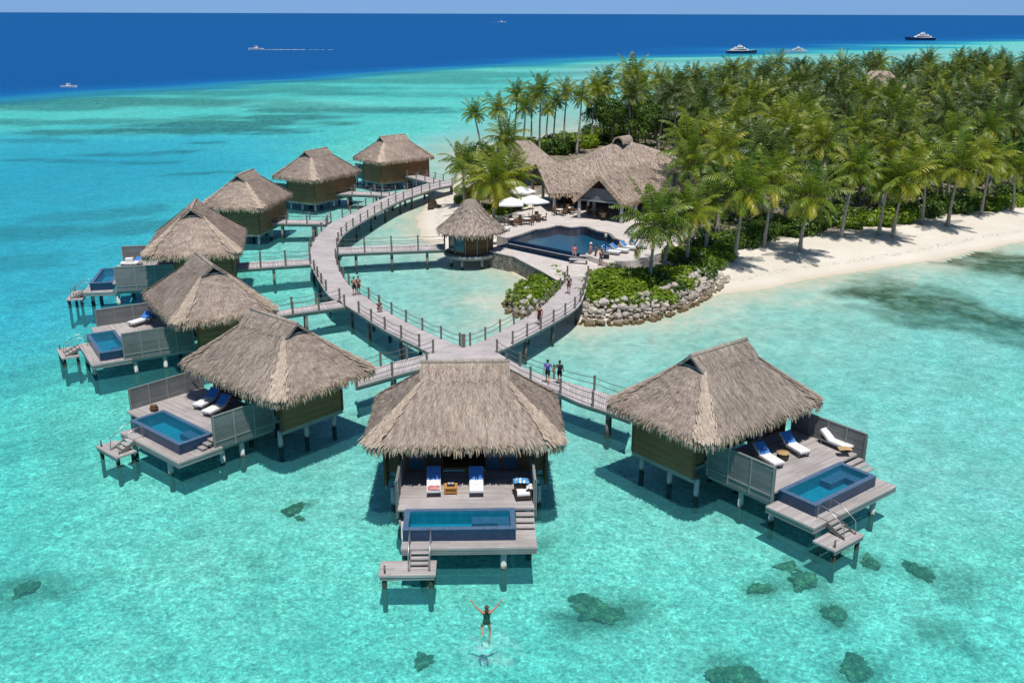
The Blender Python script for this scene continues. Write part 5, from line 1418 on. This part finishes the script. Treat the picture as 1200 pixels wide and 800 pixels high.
def deck_lounger(key, head, foot, label, z=1.955):
    sc = VP[key][3]; h = vloc(key, *vuv(key, *head, z), z); f = vloc(key, *vuv(key, *foot, z), z)
    a = math.atan2((h - f).y, (h - f).x) - math.pi / 2
    return lounger((h + f) / 2, a, label, 'blue-backed loungers on the villa decks')
deck_lounger('C', (508.5, 561), (508.5, 586), 'white lounger with blue backrest and a crumpled towel, beside the orange table')
deck_lounger('C', (558, 561), (558.5, 586), 'white lounger with blue backrest between the orange table and the wicker armchair')
deck_lounger('R', (886, 533.5), (914, 551), 'blue-backed lounger along the near privacy wall of the lone villa')
deck_lounger('R', (917, 521), (944, 537), 'blue-backed lounger in the middle of the lone villa deck, beside the dark round table')
LW = deck_lounger('R', (966, 518), (994, 530), 'lounger by the far privacy wall of the lone villa, tan towel at its foot')
for ch in KIDS[LW.name]:
    if ch.name.startswith('towel'): ch.data = ch.data.copy(); ch.data.materials.clear(); ch.data.materials.append(M['white_fabric'])
deck_lounger('L', (256, 468), (230, 482), 'blue-backed lounger nearer the pot on the deck of the villa with the brown pot')
deck_lounger('L', (269, 476), (240, 490), 'blue-backed lounger next to the near privacy wall of the villa with the brown pot')
deck_lounger('V5', (178, 376), (152, 384), 'lounger with a rumpled blue cover between two grey privacy walls')
deck_lounger('V4', (166, 311), (146, 316), 'lounger on the deck with the white-covered table')
def cloth(loc, rx, ry, h, mats, name, label, cat, seed):
    rg = random.Random(seed); mb = MB(); n = 9
    g = [[(rx * (i / (n - 1) * 2 - 1) * rg.uniform(.88, 1.05), ry * (j / (n - 1) * 2 - 1) * rg.uniform(.88, 1.05), h * max(0, 1 - ((i / 4 - 1) ** 2 + (j / 4 - 1) ** 2) * .5) * rg.uniform(.4, 1.) + .01) for j in range(n)] for i in range(n)]
    for i in range(n - 1):
        for j in range(n - 1): mb.poly([g[i][j], g[i + 1][j], g[i + 1][j + 1], g[i][j + 1]], None, (i * 3 + j * 2) % len(mats) if len(mats) > 1 and rg.random() < .35 else 0, .5, True)
    o = mb.build(name, [M[m] for m in mats]); o.location = loc; return tag(o, label, cat)
M['tan_cloth'] = plain('tan_cloth', (.55, .36, .18), .95, .1, .2)
M['pink_cloth'] = plain('pink_cloth', (.62, .22, .26), .95, .1, .2)
M['wicker'] = plain('wicker', (.07, .05, .04), .8, .2, .3, 20.)
p = vloc('C', *vuv('C', 508.5, 572, 2.38), 2.385); cloth(p, .33, .25, .12, ['pink_cloth', 'white_fabric', 'tan_cloth'], 'towel', 'crumpled pink and white towel on the lounger beside the orange table', 'towel', 1)
p = vloc('R', *vuv('R', 990, 526, 2.38), 2.39); cloth(p, .38, .25, .1, ['tan_cloth'], 'towel', 'tan towel on the foot of the lounger by the far privacy wall', 'towel', 2)
p = vloc('V5', *vuv('V5', 176, 373, 2.5), 2.6); cloth(p, .45, .4, .3, ['blue_fabric'], 'towel', 'rumpled royal blue towel heaped on a lounger back', 'towel', 3)
# orange side table with a dark tray
c = vloc('C', *vuv('C', 528.5, 577, 1.96), 1.95)
T = empty('side_table', c, R(2), 'square orange wooden side table between the two loungers of the facing villa', 'side table')
mb = MB(); mb.box(-.34, .34, -.30, .30, .36, .42, 0, .5); mb.build('table_top', [M['orange_wood']], T)
for x in (-.29, .29):
    for y in (-.25, .25): l = MB(); l.box(x - .035, x + .035, y - .035, y + .035, 0, .359, 0, .5, 'z'); l.build('leg', [M['orange_wood']], T)
mb = MB(); mb.box(-.27, .27, -.23, .23, .08, .30, 0, .5); mb.build('shelf_box', [M['orange_wood']], T)
T2 = empty('tray', c + Vector((0, .02, .421)), R(2), 'small dark tray with two white cups on the orange side table', 'tray')
mb = MB(); mb.box(-.2, .2, -.14, .14, 0, .03, 0, .5); mb.build('tray_base', [M['black']], T2)
for x in (-.09, .08): q = MB(); q.lathe([(.0, .031), (.05, .031), (.065, .14), (.05, .14)], 10, (x, .03, 0)); q.build('cup', [M['white_paint']], T2)
# wicker armchair with towels
c = vloc('C', *vuv('C', 612.5, 583, 1.96), 1.95)
T = empty('armchair', c, R(8), 'dark wicker armchair with white seat above the pool steps', 'armchair')
mb = MB(); mb.box(-.40, .40, -.38, .38, .10, .30, 0, .5); mb.build('seat', [M['wicker']], T)
mb = MB(); mb.box(-.33, .33, -.36, .28, .302, .40, 0, .5); mb.build('cushion', [M['white_fabric']], T)
mb = MB(); mb.obox((0, .36, .56), (1, 0, 0), (0, .2, .98), (0, -.98, .2), .40, .28, .06, 0, .5); mb.build('backrest', [M['wicker']], T)
for x in (-.37, .37):
    l = MB(); l.box(x - .04, x + .04, -.36, .29, .302, .55, 0, .5); l.build('armrest', [M['wicker']], T)
    for y in (-.33, .33): l = MB(); l.box(x - .03, x + .03, y - .03, y + .03, 0, .099, 0, .5, 'z'); l.build('leg', [M['wicker']], T)
cloth(c + Vector((-.08, .40, .74)), .42, .3, .18, ['sky_towel', 'white_fabric'], 'towel', 'sky blue towel thrown over the back of the wicker armchair', 'towel', 4)
cloth(c + Vector((.36, .12, .56)), .18, .3, .16, ['white_fabric', 'tan_cloth'], 'towel', 'white towel on the arm of the wicker armchair', 'towel', 5)
# round dark table on the lone villa
c = vloc('R', *vuv('R', 917, 538, 1.96), 1.95)
T = empty('round_table', c, 0, 'low dark round table with a wooden top between two loungers of the lone villa', 'side table')
mb = MB(); mb.lathe([(.30, 0), (.34, .2), (.32, .40)], 16); mb.build('base', [M['wicker']], T)
mb = MB(); mb.lathe([(.0, .45), (.36, .45), (.36, .40), (.0, .40)], 16); mb.build('table_top', [M['tan_cloth']], T)
c = vloc('L', *vuv('L', 180.8, 481, 1.96), 1.952)
T = empty('clay_pot', c, 0, 'squat brown clay pot on the deck edge beside the pool', 'pot')
mb = MB(); mb.lathe([(.16, 0), (.26, .12), (.27, .22), (.2, .32), (.23, .36), (.18, .35), (.14, .2)], 14); mb.build('body', [M['brown_wood']], T)
c = vloc('V4', *vuv('V4', 153, 316, 1.96), 1.95)
T = empty('covered_table', c, R(12), 'table under a white cloth on the fourth villa deck, white parcel on top', 'table')
mb = MB(); mb.box(-.8, .8, -.45, .45, .70, .76, 0, .5); mb.build('table_top', [M['white_fabric']], T)
for x in (-.7, .7):
    for y in (-.36, .36): l = MB(); l.box(x - .04, x + .04, y - .04, y + .04, 0, .699, 0, .5, 'z'); l.build('leg', [M['grey_wood']], T)
mb = MB(); mb.box(-.35, .35, -.3, .3, .761, 1.15, 0, .5); mb.build('cloth_bundle', [M['white_fabric']], T)

def parasol(px, py, r, label, k):
    b = at(px, py, ZT); T = empty('parasol', (b.x, b.y, ZT), .4 * k, label, 'parasol', 'white parasols on the terrace')
    mb = MB(); mb.lathe([(0, 0), (.35, 0), (.35, .06), (.04, .1), (.035, 3.0), (0, 3.0)], 10); mb.build('pole', [M['grey_wood']], T)
    mb = MB(); n = 8
    top = Vector((0, 0, 3.05))
    for i in range(4):
        a0, a1 = math.pi / 2 * i + math.pi / 4, math.pi / 2 * (i + 1) + math.pi / 4
        A, B = Vector((r * math.cos(a0), r * math.sin(a0), 2.35)), Vector((r * math.cos(a1), r * math.sin(a1), 2.35)); m = (A + B) / 2 + Vector((0, 0, -.05))
        mb.poly([top, A, m], None); mb.poly([top, m, B], None)
        for P, Q in ((A, m), (m, B)): mb.poly([P, P - Vector((0, 0, .16)), Q - Vector((0, 0, .16)), Q], None)
    mb.build('canopy', [M['white_fabric']], T)
parasol(599, 261, 2.0, 'white square parasol closest to the round hut on the terrace', 0)
parasol(624, 258, 2.1, 'white square parasol nearest the restaurant gable', 1)
parasol(611, 246, 1.9, 'white square parasol partly behind the bushy palm', 2)
def dining_proto():
    T = empty('dining_table', (0, 0, 0))
    mb = MB(); mb.lathe([(0, .70), (.5, .70), (.5, .74), (0, .74)], 12); mb.build('table_top', [M['white_paint']], T)
    mb = MB(); mb.lathe([(.25, 0), (.25, .03), (.05, .05), (.05, .699)], 8); mb.build('pedestal', [M['black']], T)
    return T
def chair_proto():
    T = empty('chair', (0, 0, 0))
    mb = MB(); mb.box(-.24, .24, -.24, .24, .42, .48, 0, .5); mb.build('seat', [M['brown_wood']], T)
    mb = MB(); mb.obox((0, .23, .72), (1, 0, 0), (0, .12, .99), (0, -.99, .12), .23, .24, .025, 0, .5); mb.build('backrest', [M['brown_wood']], T)
    for x in (-.2, .2):
        for y in (-.2, .2): l = MB(); l.box(x - .025, x + .025, y - .025, y + .025, 0, .419, 0, .5, 'z'); l.build('leg', [M['black']], T)
    return T
DT, CT = dining_proto(), chair_proto(); du, cu = [False], [False]
def dine(px, py, n, where, a0):
    b = at(px, py, ZT); T = DT if not du[0] else copy_tree(DT); du[0] = True
    T.location = b; tag(T, 'round white dining table ' + where, 'table', 'dining tables of the restaurant')
    for k in range(n):
        a = a0 + k * 2 * math.pi / n; c = CT if not cu[0] else copy_tree(CT); cu[0] = True
        c.location = b + Vector((math.cos(a), math.sin(a), 0)) * .8; c.rotation_euler = (0, 0, a - math.pi / 2); tag(c, 'brown chair drawn up to the round table ' + where, 'chair', 'chairs of the restaurant terrace')
dine(601, 264, 4, 'under the parasol closest to the hut', .3); dine(617, 263, 4, 'between two parasols', .8); dine(630, 259, 4, 'under the parasol near the gable', .1)
dine(656, 252, 4, 'just inside the open gable end', .5); dine(668, 250, 4, 'in the shade of the main eave', .2); dine(696, 252, 4, 'in the shaded porch', .6); dine(706, 257, 4, 'at the mouth of the porch', 0.)
# loungers round the infinity pool
for i, (x, y, a, lab) in enumerate([(716, 298, 1.1, 'pale lounger at the pool corner by the parked walkers'), (726, 296, 1.1, 'second pale lounger from the pool corner'), (737, 293, 1.15, 'third pale lounger from the pool corner'), (748, 291, 1.2, 'pale lounger under the broad palm on the terrace'),
    (745, 275, 2.0, 'pale lounger at the far end of the pool'), (756, 279, 2.0, 'pale lounger one step back from the pool end'), (768, 283, 1.9, 'pale lounger half hidden by palm fronds on the terrace'), (590, 272, 2.6, 'lounger beside the hut roof on the terrace'), (582, 268, 2.6, 'lounger behind the hut roof at the terrace edge')]):
    lounger(at(x, y, ZT), a, lab, 'loungers round the infinity pool')
for i, (x, y) in enumerate([(505, 243), (509, 240), (513, 242)]):
    b = at(x, y, .5); z = ground_z(b.x, b.y); T = empty('beach_chair', (b.x, b.y, max(z, .1)), .6 * i, 'low dark beach chair on the white sand by the inner lagoon', 'beach chair', 'dark chairs on the inner beach')
    mb = MB(); mb.box(-.45, .45, -.4, .4, .15, .35, 0, .5); mb.build('seat', [M['wicker']], T); mb = MB(); mb.obox((0, .4, .55), (1, 0, 0), (0, .3, .95), (0, -.95, .3), .45, .3, .06, 0, .5); mb.build('backrest', [M['wicker']], T)
# white cushioned bench and bar items on the near terrace
for i, (x, y, lab) in enumerate([(678, 309, 'pale timber bench nearest the head of the footbridge'), (690, 305, 'pale timber bench behind the first one at the footbridge head'), (704, 305, 'pale timber bench beside the dark litter bin')]):
    T = empty('bench', at(x, y, ZP), -.3, lab, 'bench', 'benches at the footbridge head')
    mb = MB(); mb.box(-.95, .95, -.25, .25, .40, .47, 0, .5); mb.build('seat', [M['walk_wood']], T)
    for xx in (-.8, .8): l = MB(); l.box(xx - .05, xx + .05, -.22, .22, 0, .399, 0, .5, 'z'); l.build('leg', [M['grey_wood']], T)
b = at(710, 309, ZP); T = empty('litter_bin', b, 0, 'dark upright litter bin at the head of the footbridge', 'bin')
mb = MB(); mb.box(-.28, .28, -.28, .28, 0, 1.0, 0, .5, 'z'); mb.build('body', [M['black']], T); mb = MB(); mb.box(-.32, .32, -.32, .32, 1.002, 1.1, 0, .5); mb.build('lid', [M['steel']], T)
b = at(709, 305, ZP); T = empty('lamp_post', b, 0, 'thin dark lamp post rising at the footbridge head', 'lamp post'); mb = MB(); mb.tube([(0, 0, 0), (0, 0, 2.4)], .06, 8); mb.build('post', [M['black']], T); mb = MB(); mb.lathe([(0, 2.4), (.12, 2.42), (.14, 2.65), (.18, 2.68), (0, 2.78)], 10); mb.build('lamp_head', [M['white_paint']], T)

# ------------------------------------------------------------------ people
def grow(name, verts, edges, radii, mat, parent=None, sub=1, root=0):
    me = bpy.data.meshes.new(name); me.from_pydata([tuple(v) for v in verts], edges, []); o = bpy.data.objects.new(name, me); COL.objects.link(o)
    o.modifiers.new('Skin', 'SKIN'); o.modifiers['Skin'].use_smooth_shade = True
    if not me.skin_vertices: me.attributes
    sv = me.skin_vertices[0].data
    for i, r in enumerate(radii): sv[i].radius = (r, r) if not isinstance(r, tuple) else r; sv[i].use_root = (i == root)
    ss = o.modifiers.new('Sub', 'SUBSURF'); ss.levels = ss.render_levels = sub
    dg = bpy.context.evaluated_depsgraph_get(); ev = o.evaluated_get(dg); nm = bpy.data.meshes.new_from_object(ev)
    bpy.data.objects.remove(o); bpy.data.meshes.remove(me)
    nm.materials.clear(); nm.materials.append(mat); nm.name = name
    return link(name, nm, parent)
BASE = dict(pelvis=(0, 0, .95), waist=(0, .005, 1.10), chest=(0, 0, 1.29), neck=(0, -.01, 1.46), jaw=(0, .015, 1.535), skull=(0, .005, 1.62), top=(0, -.005, 1.70),
    shL=(-.18, -.01, 1.40), elL=(-.23, -.03, 1.13), wrL=(-.23, .05, .90), haL=(-.23, .065, .83), shR=(.18, -.01, 1.40), elR=(.23, -.03, 1.13), wrR=(.23, .05, .90), haR=(.23, .065, .83),
    hiL=(-.09, 0, .90), knL=(-.10, .03, .50), anL=(-.10, -.02, .09), toL=(-.11, .13, .03), hiR=(.09, 0, .90), knR=(.10, .03, .50), anR=(.10, -.02, .09), toR=(.11, .13, .03))
RADB = dict(pelvis=(.135, .10), waist=(.115, .085), chest=(.14, .10), neck=.052, jaw=.066, skull=.088, top=.055, sh=.058, el=.040, wr=.028, ha=.036, hi=.085, kn=.055, an=.036, to=.030)
ED = [('pelvis', 'waist'), ('waist', 'chest'), ('chest', 'neck'), ('neck', 'jaw'), ('jaw', 'skull'), ('skull', 'top')] + [e for s_ in 'LR' for e in (('chest', 'sh' + s_), ('sh' + s_, 'el' + s_), ('el' + s_, 'wr' + s_), ('wr' + s_, 'ha' + s_), ('pelvis', 'hi' + s_), ('hi' + s_, 'kn' + s_), ('kn' + s_, 'an' + s_), ('an' + s_, 'to' + s_))]
def rad(k, f=1., fem=False):
    r = RADB.get(k, RADB.get(k[:-1])); r = r if isinstance(r, tuple) else (r, r)
    return (r[0] * f, r[1] * f)
def person(loc, rz, label, pose=None, top=None, bottom=None, hair=(.03, .02, .015), skin='skin', dress=None, swim=None, hat=None, sc=1., hairlen=.0):
    T = empty('person', loc, rz, label, 'person'); T.scale = (sc,) * 3
    J = {k: Vector(v) for k, v in BASE.items()}
    for k, v in (pose or {}).items(): J[k] = Vector(v)
    ks = list(J); vs = [J[k] for k in ks]; ix = {k: i for i, k in enumerate(ks)}; es = [(ix[a], ix[b]) for a, b in ED]; rs = [rad(k) for k in ks]
    for s_ in 'LR':   # five bent fingers
        h, w = J['ha' + s_], J['wr' + s_]; d = (h - w).normalized(); lat = d.cross(Vector((0, 1, 0)) if abs(d.y) < .8 else Vector((1, 0, 0))).normalized(); nrm = lat.cross(d)
        for q, (off_, ln) in enumerate(((-.030, .075), (-.010, .085), (.010, .08), (.029, .062))):
            a = h + lat * off_ + d * .03; b = a + d * ln * .55 + nrm * .006; c = b + d * ln * .4 + nrm * .022
            i0 = len(vs); vs += [a, b, c]; rs += [(.010, .010), (.009, .009), (.007, .007)]; es += [(ix['ha' + s_], i0), (i0, i0 + 1), (i0 + 1, i0 + 2)]
        a = w.lerp(h, .6) - lat * .035; b = a - lat * .018 + d * .04; i0 = len(vs); vs += [a, b]; rs += [(.012, .012), (.009, .009)]; es += [(ix['ha' + s_], i0), (i0, i0 + 1)]
    nz = J['jaw'].lerp(J['skull'], .45) + Vector((0, .088, 0)); i0 = len(vs); vs.append(nz); rs.append((.014, .016)); es.append((ix['skull'], i0))
    grow('body', vs, es, rs, M[skin], T, 1)
    for x in (-.03, .03):
        e = MB(); e.ball(tuple(J['skull'] + Vector((x, .080, -.025))), .011, 6, 4); e.build('eye', [M['black']], T)
    hm = MB(); hc = J['skull'] + Vector((0, -.022, .028)); hm.ball(tuple(hc), (.100, .106, .092), 12, 8)
    if hairlen: hm.ball(tuple(hc + Vector((0, -.05, -.08 - hairlen / 2))), (.085, .05, .06 + hairlen / 2), 10, 6)
    hm.build('hair', [plain('hair_%d' % len(bpy.data.materials), hair, .6, .3)], T)
    def cloth_part(name, keys, f, col, extra=()):
        col = plain('cloth_%d' % len(bpy.data.materials), col, .9, .1, .2, 9.); v = []; r = []; id_ = {}
        for k in keys: id_[k] = len(v); v.append(J[k]); q = rad(k); r.append((q[0] * f + .006, q[1] * f + .006))
        e = [(id_[a], id_[b]) for a, b in ED if a in id_ and b in id_]
        for a, b, t, rr in extra: id_[a + b] = len(v); v.append(J[a].lerp(J[b], t)); r.append((rr, rr)); e.append((id_[a], len(v) - 1))
        grow(name, v, e, r, col, T, 1)
    if top: cloth_part('shirt', ['pelvis', 'waist', 'chest', 'shL', 'shR'], 1.14, top, [('shL', 'elL', .65, .058), ('shR', 'elR', .65, .058), ('chest', 'neck', .45, .075)])
    if bottom: cloth_part('shorts', ['waist', 'pelvis', 'hiL', 'hiR'], 1.16, bottom, [('hiL', 'knL', .8, .085), ('hiR', 'knR', .8, .085)])
    if dress:
        cloth_part('dress', ['chest', 'waist', 'pelvis', 'hiL', 'hiR', 'shL', 'shR'], 1.2, dress, [('hiL', 'knL', 1.15, .12), ('hiR', 'knR', 1.15, .12)])
    if swim: cloth_part('swimsuit', ['chest', 'waist', 'pelvis', 'hiL', 'hiR'], 1.07, swim, [('hiL', 'knL', .12, .088), ('hiR', 'knR', .12, .088), ('chest', 'neck', .25, .10)])
    if hat: h_ = MB(); h_.lathe([(.17, .06), (.11, .075), (.10, .15), (.05, .185), (0, .19)], 14, tuple(J['skull'])); h_.build('hat', [plain('hat_%d' % len(bpy.data.materials), hat, .9, .1)], T)
    return T
walk = dict(knL=(-.10, .16, .52), anL=(-.10, .20, .10), toL=(-.11, .35, .04), knR=(.10, -.03, .50), anR=(.10, -.26, .12), toR=(.11, -.13, .03), elL=(-.23, -.12, 1.14), wrL=(-.22, -.14, .91), haL=(-.22, -.13, .84), elR=(.23, .04, 1.14), wrR=(.21, .18, .95), haR=(.21, .21, .89))
ZW_ = ZW + .005
pm_ = at(641.5, 449.5, ZW_); pw_ = at(655.5, 450.5, ZW_)
dxy = (pw_ - pm_).length
person(pm_, R(-12), 'man in blue shirt and dark shorts holding hands with a companion on the jetty', dict(walk, elR=(.30, .0, 1.16), wrR=(.42, .03, .98), haR=(.47, .04, .94)), (.07, .10, .55), (.02, .035, .045), skin='skin')
person(pw_, R(-12), 'person in teal top with a dark backpack holding hands with the man in blue', dict(walk, elL=(-.30, .0, 1.16), wrL=(-.40, .03, .99), haL=(-.46, .04, .95)), (.03, .17, .19), (.02, .03, .04), hair=(.02, .015, .012), skin='tan_skin')
bp = MB(); bp.ball((0, 0, 0), (.16, .10, .22), 10, 8); bpo = bp.build('backpack', [M['black']]); bpo.location = pw_ + Vector((.02, -.17, 1.28)); tag(bpo, 'dark rounded backpack worn by the person in teal', 'backpack')
person(at(632, 381, ZW_), R(150), 'person in a long dark dress walking down the footbridge', walk, None, None, hair=(.02, .012, .01), dress=(.09, .03, .045), skin='tan_skin', hairlen=.18)
person(at(666.5, 344.5, ZW_), R(170), 'person in dark shirt and brown trousers where the footbridge meets the path', walk, (.035, .03, .03), (.12, .07, .05), skin='skin')
person(at(415.5, 346.5, ZW_), R(200), 'person in maroon top and black trousers standing at the boardwalk railing', None, (.20, .05, .06), (.015, .015, .02), skin='skin')
person(at(420.5, 345.5, ZW_), R(160), 'person in grey top leaning on the boardwalk railing beside someone in maroon', dict(elR=(.26, .10, 1.16), wrR=(.2, .28, 1.1), haR=(.18, .34, 1.09)), (.16, .16, .15), (.07, .045, .04), skin='tan_skin')
sit = dict(pelvis=(0, 0, .28), waist=(0, .03, .43), chest=(0, .08, .62), neck=(0, .12, .78), jaw=(0, .16, .85), skull=(0, .16, .93), top=(0, .15, 1.01), shL=(-.17, .09, .72), shR=(.17, .09, .72), elL=(-.22, .2, .5), elR=(.22, .2, .5), wrL=(-.12, .36, .46), haL=(-.09, .42, .45), wrR=(.12, .36, .46), haR=(.09, .42, .45),
    hiL=(-.09, .02, .25), hiR=(.09, .02, .25), knL=(-.13, .36, .42), knR=(.13, .36, .42), anL=(-.11, .28, .08), anR=(.11, .28, .08), toL=(-.11, .42, .03), toR=(.11, .42, .03))
person(at(444, 365, ZW_), R(215), 'person in dark maroon clothes crouching by the boardwalk railing', sit, (.11, .03, .06), (.05, .02, .04), hair=(.02, .01, .01))
person(at(673, 306, ZP), R(190), 'person in pink top standing by the corner of the infinity pool', walk, (.72, .16, .22), (.35, .28, .33))
person(at(692, 304, ZP), R(60), 'person in pale pink top with a white sun hat by the pool corner', None, (.70, .28, .33), (.25, .16, .16), hat=(.75, .72, .7))
person(at(698, 306, ZP), R(100), 'person in wine red top beside the one in the sun hat', walk, (.28, .06, .09), (.08, .05, .05))
person(at(704, 312, ZP), R(20), 'person in brown top nearest the dark litter bin', walk, (.16, .09, .08), (.1, .08, .08), skin='tan_skin')
person(at(744, 300, ZT), R(250), 'person in maroon sitting among the pale loungers on the terrace', sit, (.30, .08, .10), (.1, .06, .06))
# the leaping swimmer: seen from behind, arms thrown up, one knee bent
jump = dict(shL=(-.19, .0, 1.42), shR=(.19, .0, 1.42), elL=(-.40, .06, 1.60), elR=(.40, .06, 1.60), wrL=(-.56, .08, 1.80), wrR=(.56, .08, 1.80), haL=(-.60, .085, 1.87), haR=(.60, .085, 1.87),
    hiL=(-.09, 0, .90), knL=(-.22, .20, .60), anL=(-.17, -.20, .48), toL=(-.16, -.30, .40), hiR=(.09, 0, .90), knR=(.14, .05, .50), anR=(.11, -.08, .10), toR=(.11, -.10, -.06), skull=(0, .0, 1.62), top=(0, -.03, 1.70))
sw_ = height_at(570.5, 751, 35.5)
person(sw_, R(4), 'person in dark green swimsuit leaping with arms thrown up above the water', jump, swim=(.04, .11, .075), hair=(.13, .05, .03), skin='tan_skin', hat=None, hairlen=.12, sc=1.02)

def foam_mat():
    t = NT('foam_film'); p = t.pos()
    n = t.noise(p, 2.2, 5, .7, .8); e = t.attr('edge')
    f = t.math('MULTIPLY', t.maprange(n, .44, .74, .0, .34), e)
    d = t.node('BsdfDiffuse', {'Color': (.80, .90, .90, 1)}); tr = t.node('BsdfTransparent')
    mx = t.node('MixShader', {0: f}); t.l.new(tr.outputs[0], mx.inputs[1]); t.l.new(d.outputs[0], mx.inputs[2]); return t.done(mx.outputs[0])
sc_ = at(574, 762, 0); N = 28
vs = [(0, 0, 0)]; fs = []; ev = [1.]
for r, e in ((.55, .95), (1., .5), (1.45, 0.)):
    for k in range(N):
        a = 2 * math.pi * k / N; q = r * (1 + .25 * noise.noise(Vector((math.cos(a) * 1.6, math.sin(a) * 1.6, 4)))); vs.append((q * 1.05 * math.cos(a), q * 1.15 * math.sin(a), .012)); ev.append(e)
fs += [(0, 1 + k, 1 + (k + 1) % N) for k in range(N)]
for i in range(2): fs += [(1 + i * N + k, 1 + (i + 1) * N + k, 1 + (i + 1) * N + (k + 1) % N, 1 + i * N + (k + 1) % N) for k in range(N)]
me = bpy.data.meshes.new('splash'); me.from_pydata(vs, [], fs); me.attributes.new('edge', 'FLOAT', 'POINT').data.foreach_set('value', ev); me.materials.append(foam_mat())
tag(link('splash', me, None, (sc_.x, sc_.y, .01)), 'pale churned patch of water beneath the leaping swimmer', 'foam', kind='stuff')

# ------------------------------------------------------------------ boats far out
def boat(name, px, py, L, heading, label, kind, wake=0.):
    p = at(px, py, 0); T = empty(name, (p.x, p.y, 0), heading, label, 'yacht' if kind == 'yacht' else 'boat', 'boats beyond the reef')
    mb = MB(); N = 12; bw = L * .13; fb = L * .095
    sec = []
    for i in range(N + 1):
        f = i / N; w = bw * (1 - max(0, (f - .55) / .45) ** 2.2) * (.85 + .15 * min(1, f * 4)); h = fb * (1 + .5 * max(0, f - .5))
        x = -L / 2 + L * f
        sec.append([(x, -w * .05, -.3), (x, -w * .8, 0), (x + .02 * L * f, -w, h), (x + .02 * L * f, w, h), (x, w * .8, 0), (x, w * .05, -.3)])
    for i in range(N):
        for k in range(5): mb.poly([sec[i][k], sec[i + 1][k], sec[i + 1][k + 1], sec[i][k + 1]][::-1], None, 0 if k != 2 else 1, .5)
    mb.poly(sec[0], None, 0); mb.build('hull', [M['white_paint'] if kind != 'dark' else M['navy_tile'], M['white_paint']], T)
    if kind == 'small':
        mb = MB(); mb.box(-L * .12, L * .10, -bw * .6, bw * .6, fb * 1.0, fb * 1.0 + L * .14, 0, .5); mb.build('cabin', [M['white_paint']], T)
        mb = MB(); mb.box(-L * .05, L * .102, -bw * .605, bw * .605, fb + L * .06, fb + L * .11, 0, .5); mb.build('window', [M['black']], T)
    else:
        for lv, (a, b, w) in enumerate([(-.36, .22, .82), (-.26, .12, .68), (-.14, .02, .5)]):
            z = fb * 1.02 + lv * L * .056; h = L * .053
            mb = MB(); n_ = 6
            mb.poly([(a * L, -bw * w, z), (b * L, -bw * w, z), (b * L, bw * w, z), (a * L, bw * w, z)][::-1])
            q = [(a * L, -bw * w), (b * L, -bw * w * .7), (b * L, bw * w * .7), (a * L, bw * w)]; t = [((a + .02) * L, -bw * w * .9), ((b - .05) * L, -bw * w * .6), ((b - .05) * L, bw * w * .6), ((a + .02) * L, bw * w * .9)]
            for k in range(4): k2 = (k + 1) % 4; mb.poly([(*q[k], z), (*q[k2], z), (*t[k2], z + h), (*t[k], z + h)])
            mb.poly([(*k, z + h) for k in t]); c = mb.build('superstructure', [M['white_paint']], T)
            for sy in (-1, 1):
                g = MB(); y = sy * bw * w * .96; g.poly([((a + .05) * L, y, z + h * .35), ((b - .08) * L, y * .82, z + h * .35), ((b - .08) * L, y * .80, z + h * .75), ((a + .05) * L, y * .955, z + h * .75)]); g.build('window', [M['black']], c)
        mb = MB(); mb.tube([(-.08 * L, 0, fb + .15 * L), (-.1 * L, 0, fb + .19 * L)], L * .006, 6); mb.build('mast', [M['white_paint']], T)
    if wake:
        w_ = MB(); rg = random.Random(3); N = 60
        for i in range(N):
            x0, x1 = -L * .4 - wake * i / N, -L * .4 - wake * (i + 1) / N; f = 1 - i / N
            for s_ in (-1, 1):
                if rg.random() < .15 + .5 * (i / N) * .8: continue
                y0 = s_ * (.5 + (1 - f) * L * .25); w = L * .16 * (f ** .5 + .15) * rg.uniform(.5, 1.2)
                w_.poly([(x0, y0 - w, .12), (x0, y0 + w, .12), (x1, y0 + w, .12), (x1, y0 - w, .12)])
        o = w_.build('wake', [M['foam']]); o.location = (p.x, p.y, 0); o.rotation_euler = (0, 0, heading); tag(o, kind='stuff', label='white foam wake trailing behind ' + label.split(' with')[0], cat='wake')
M['foam'] = plain('foam', (.75, .8, .82), .9, .1)
boat('yacht', 869, 63, 21., R(8), 'long white motor yacht with dark hull anchored at the reef edge', 'dark')
boat('yacht', 933.5, 61.5, 14.5, R(170), 'shorter white yacht with a high bridge beside the long dark-hulled one', 'yacht')
boat('yacht', 1078, 47.5, 30., R(175), 'white three-deck yacht farthest out on the deep blue water', 'dark')
boat('motorboat', 81, 102.5, 5.8, R(0), 'small pale motorboat lying still where the reef drops off', 'small')
boat('speedboat', 300, 58.5, 11., R(180), 'white speedboat with a long straight wake crossing the deep water', 'small', 52.)
boat('speedboat', 588, 26.5, 24., R(0), 'distant speedboat with a short wake close to the horizon', 'small', 45.)
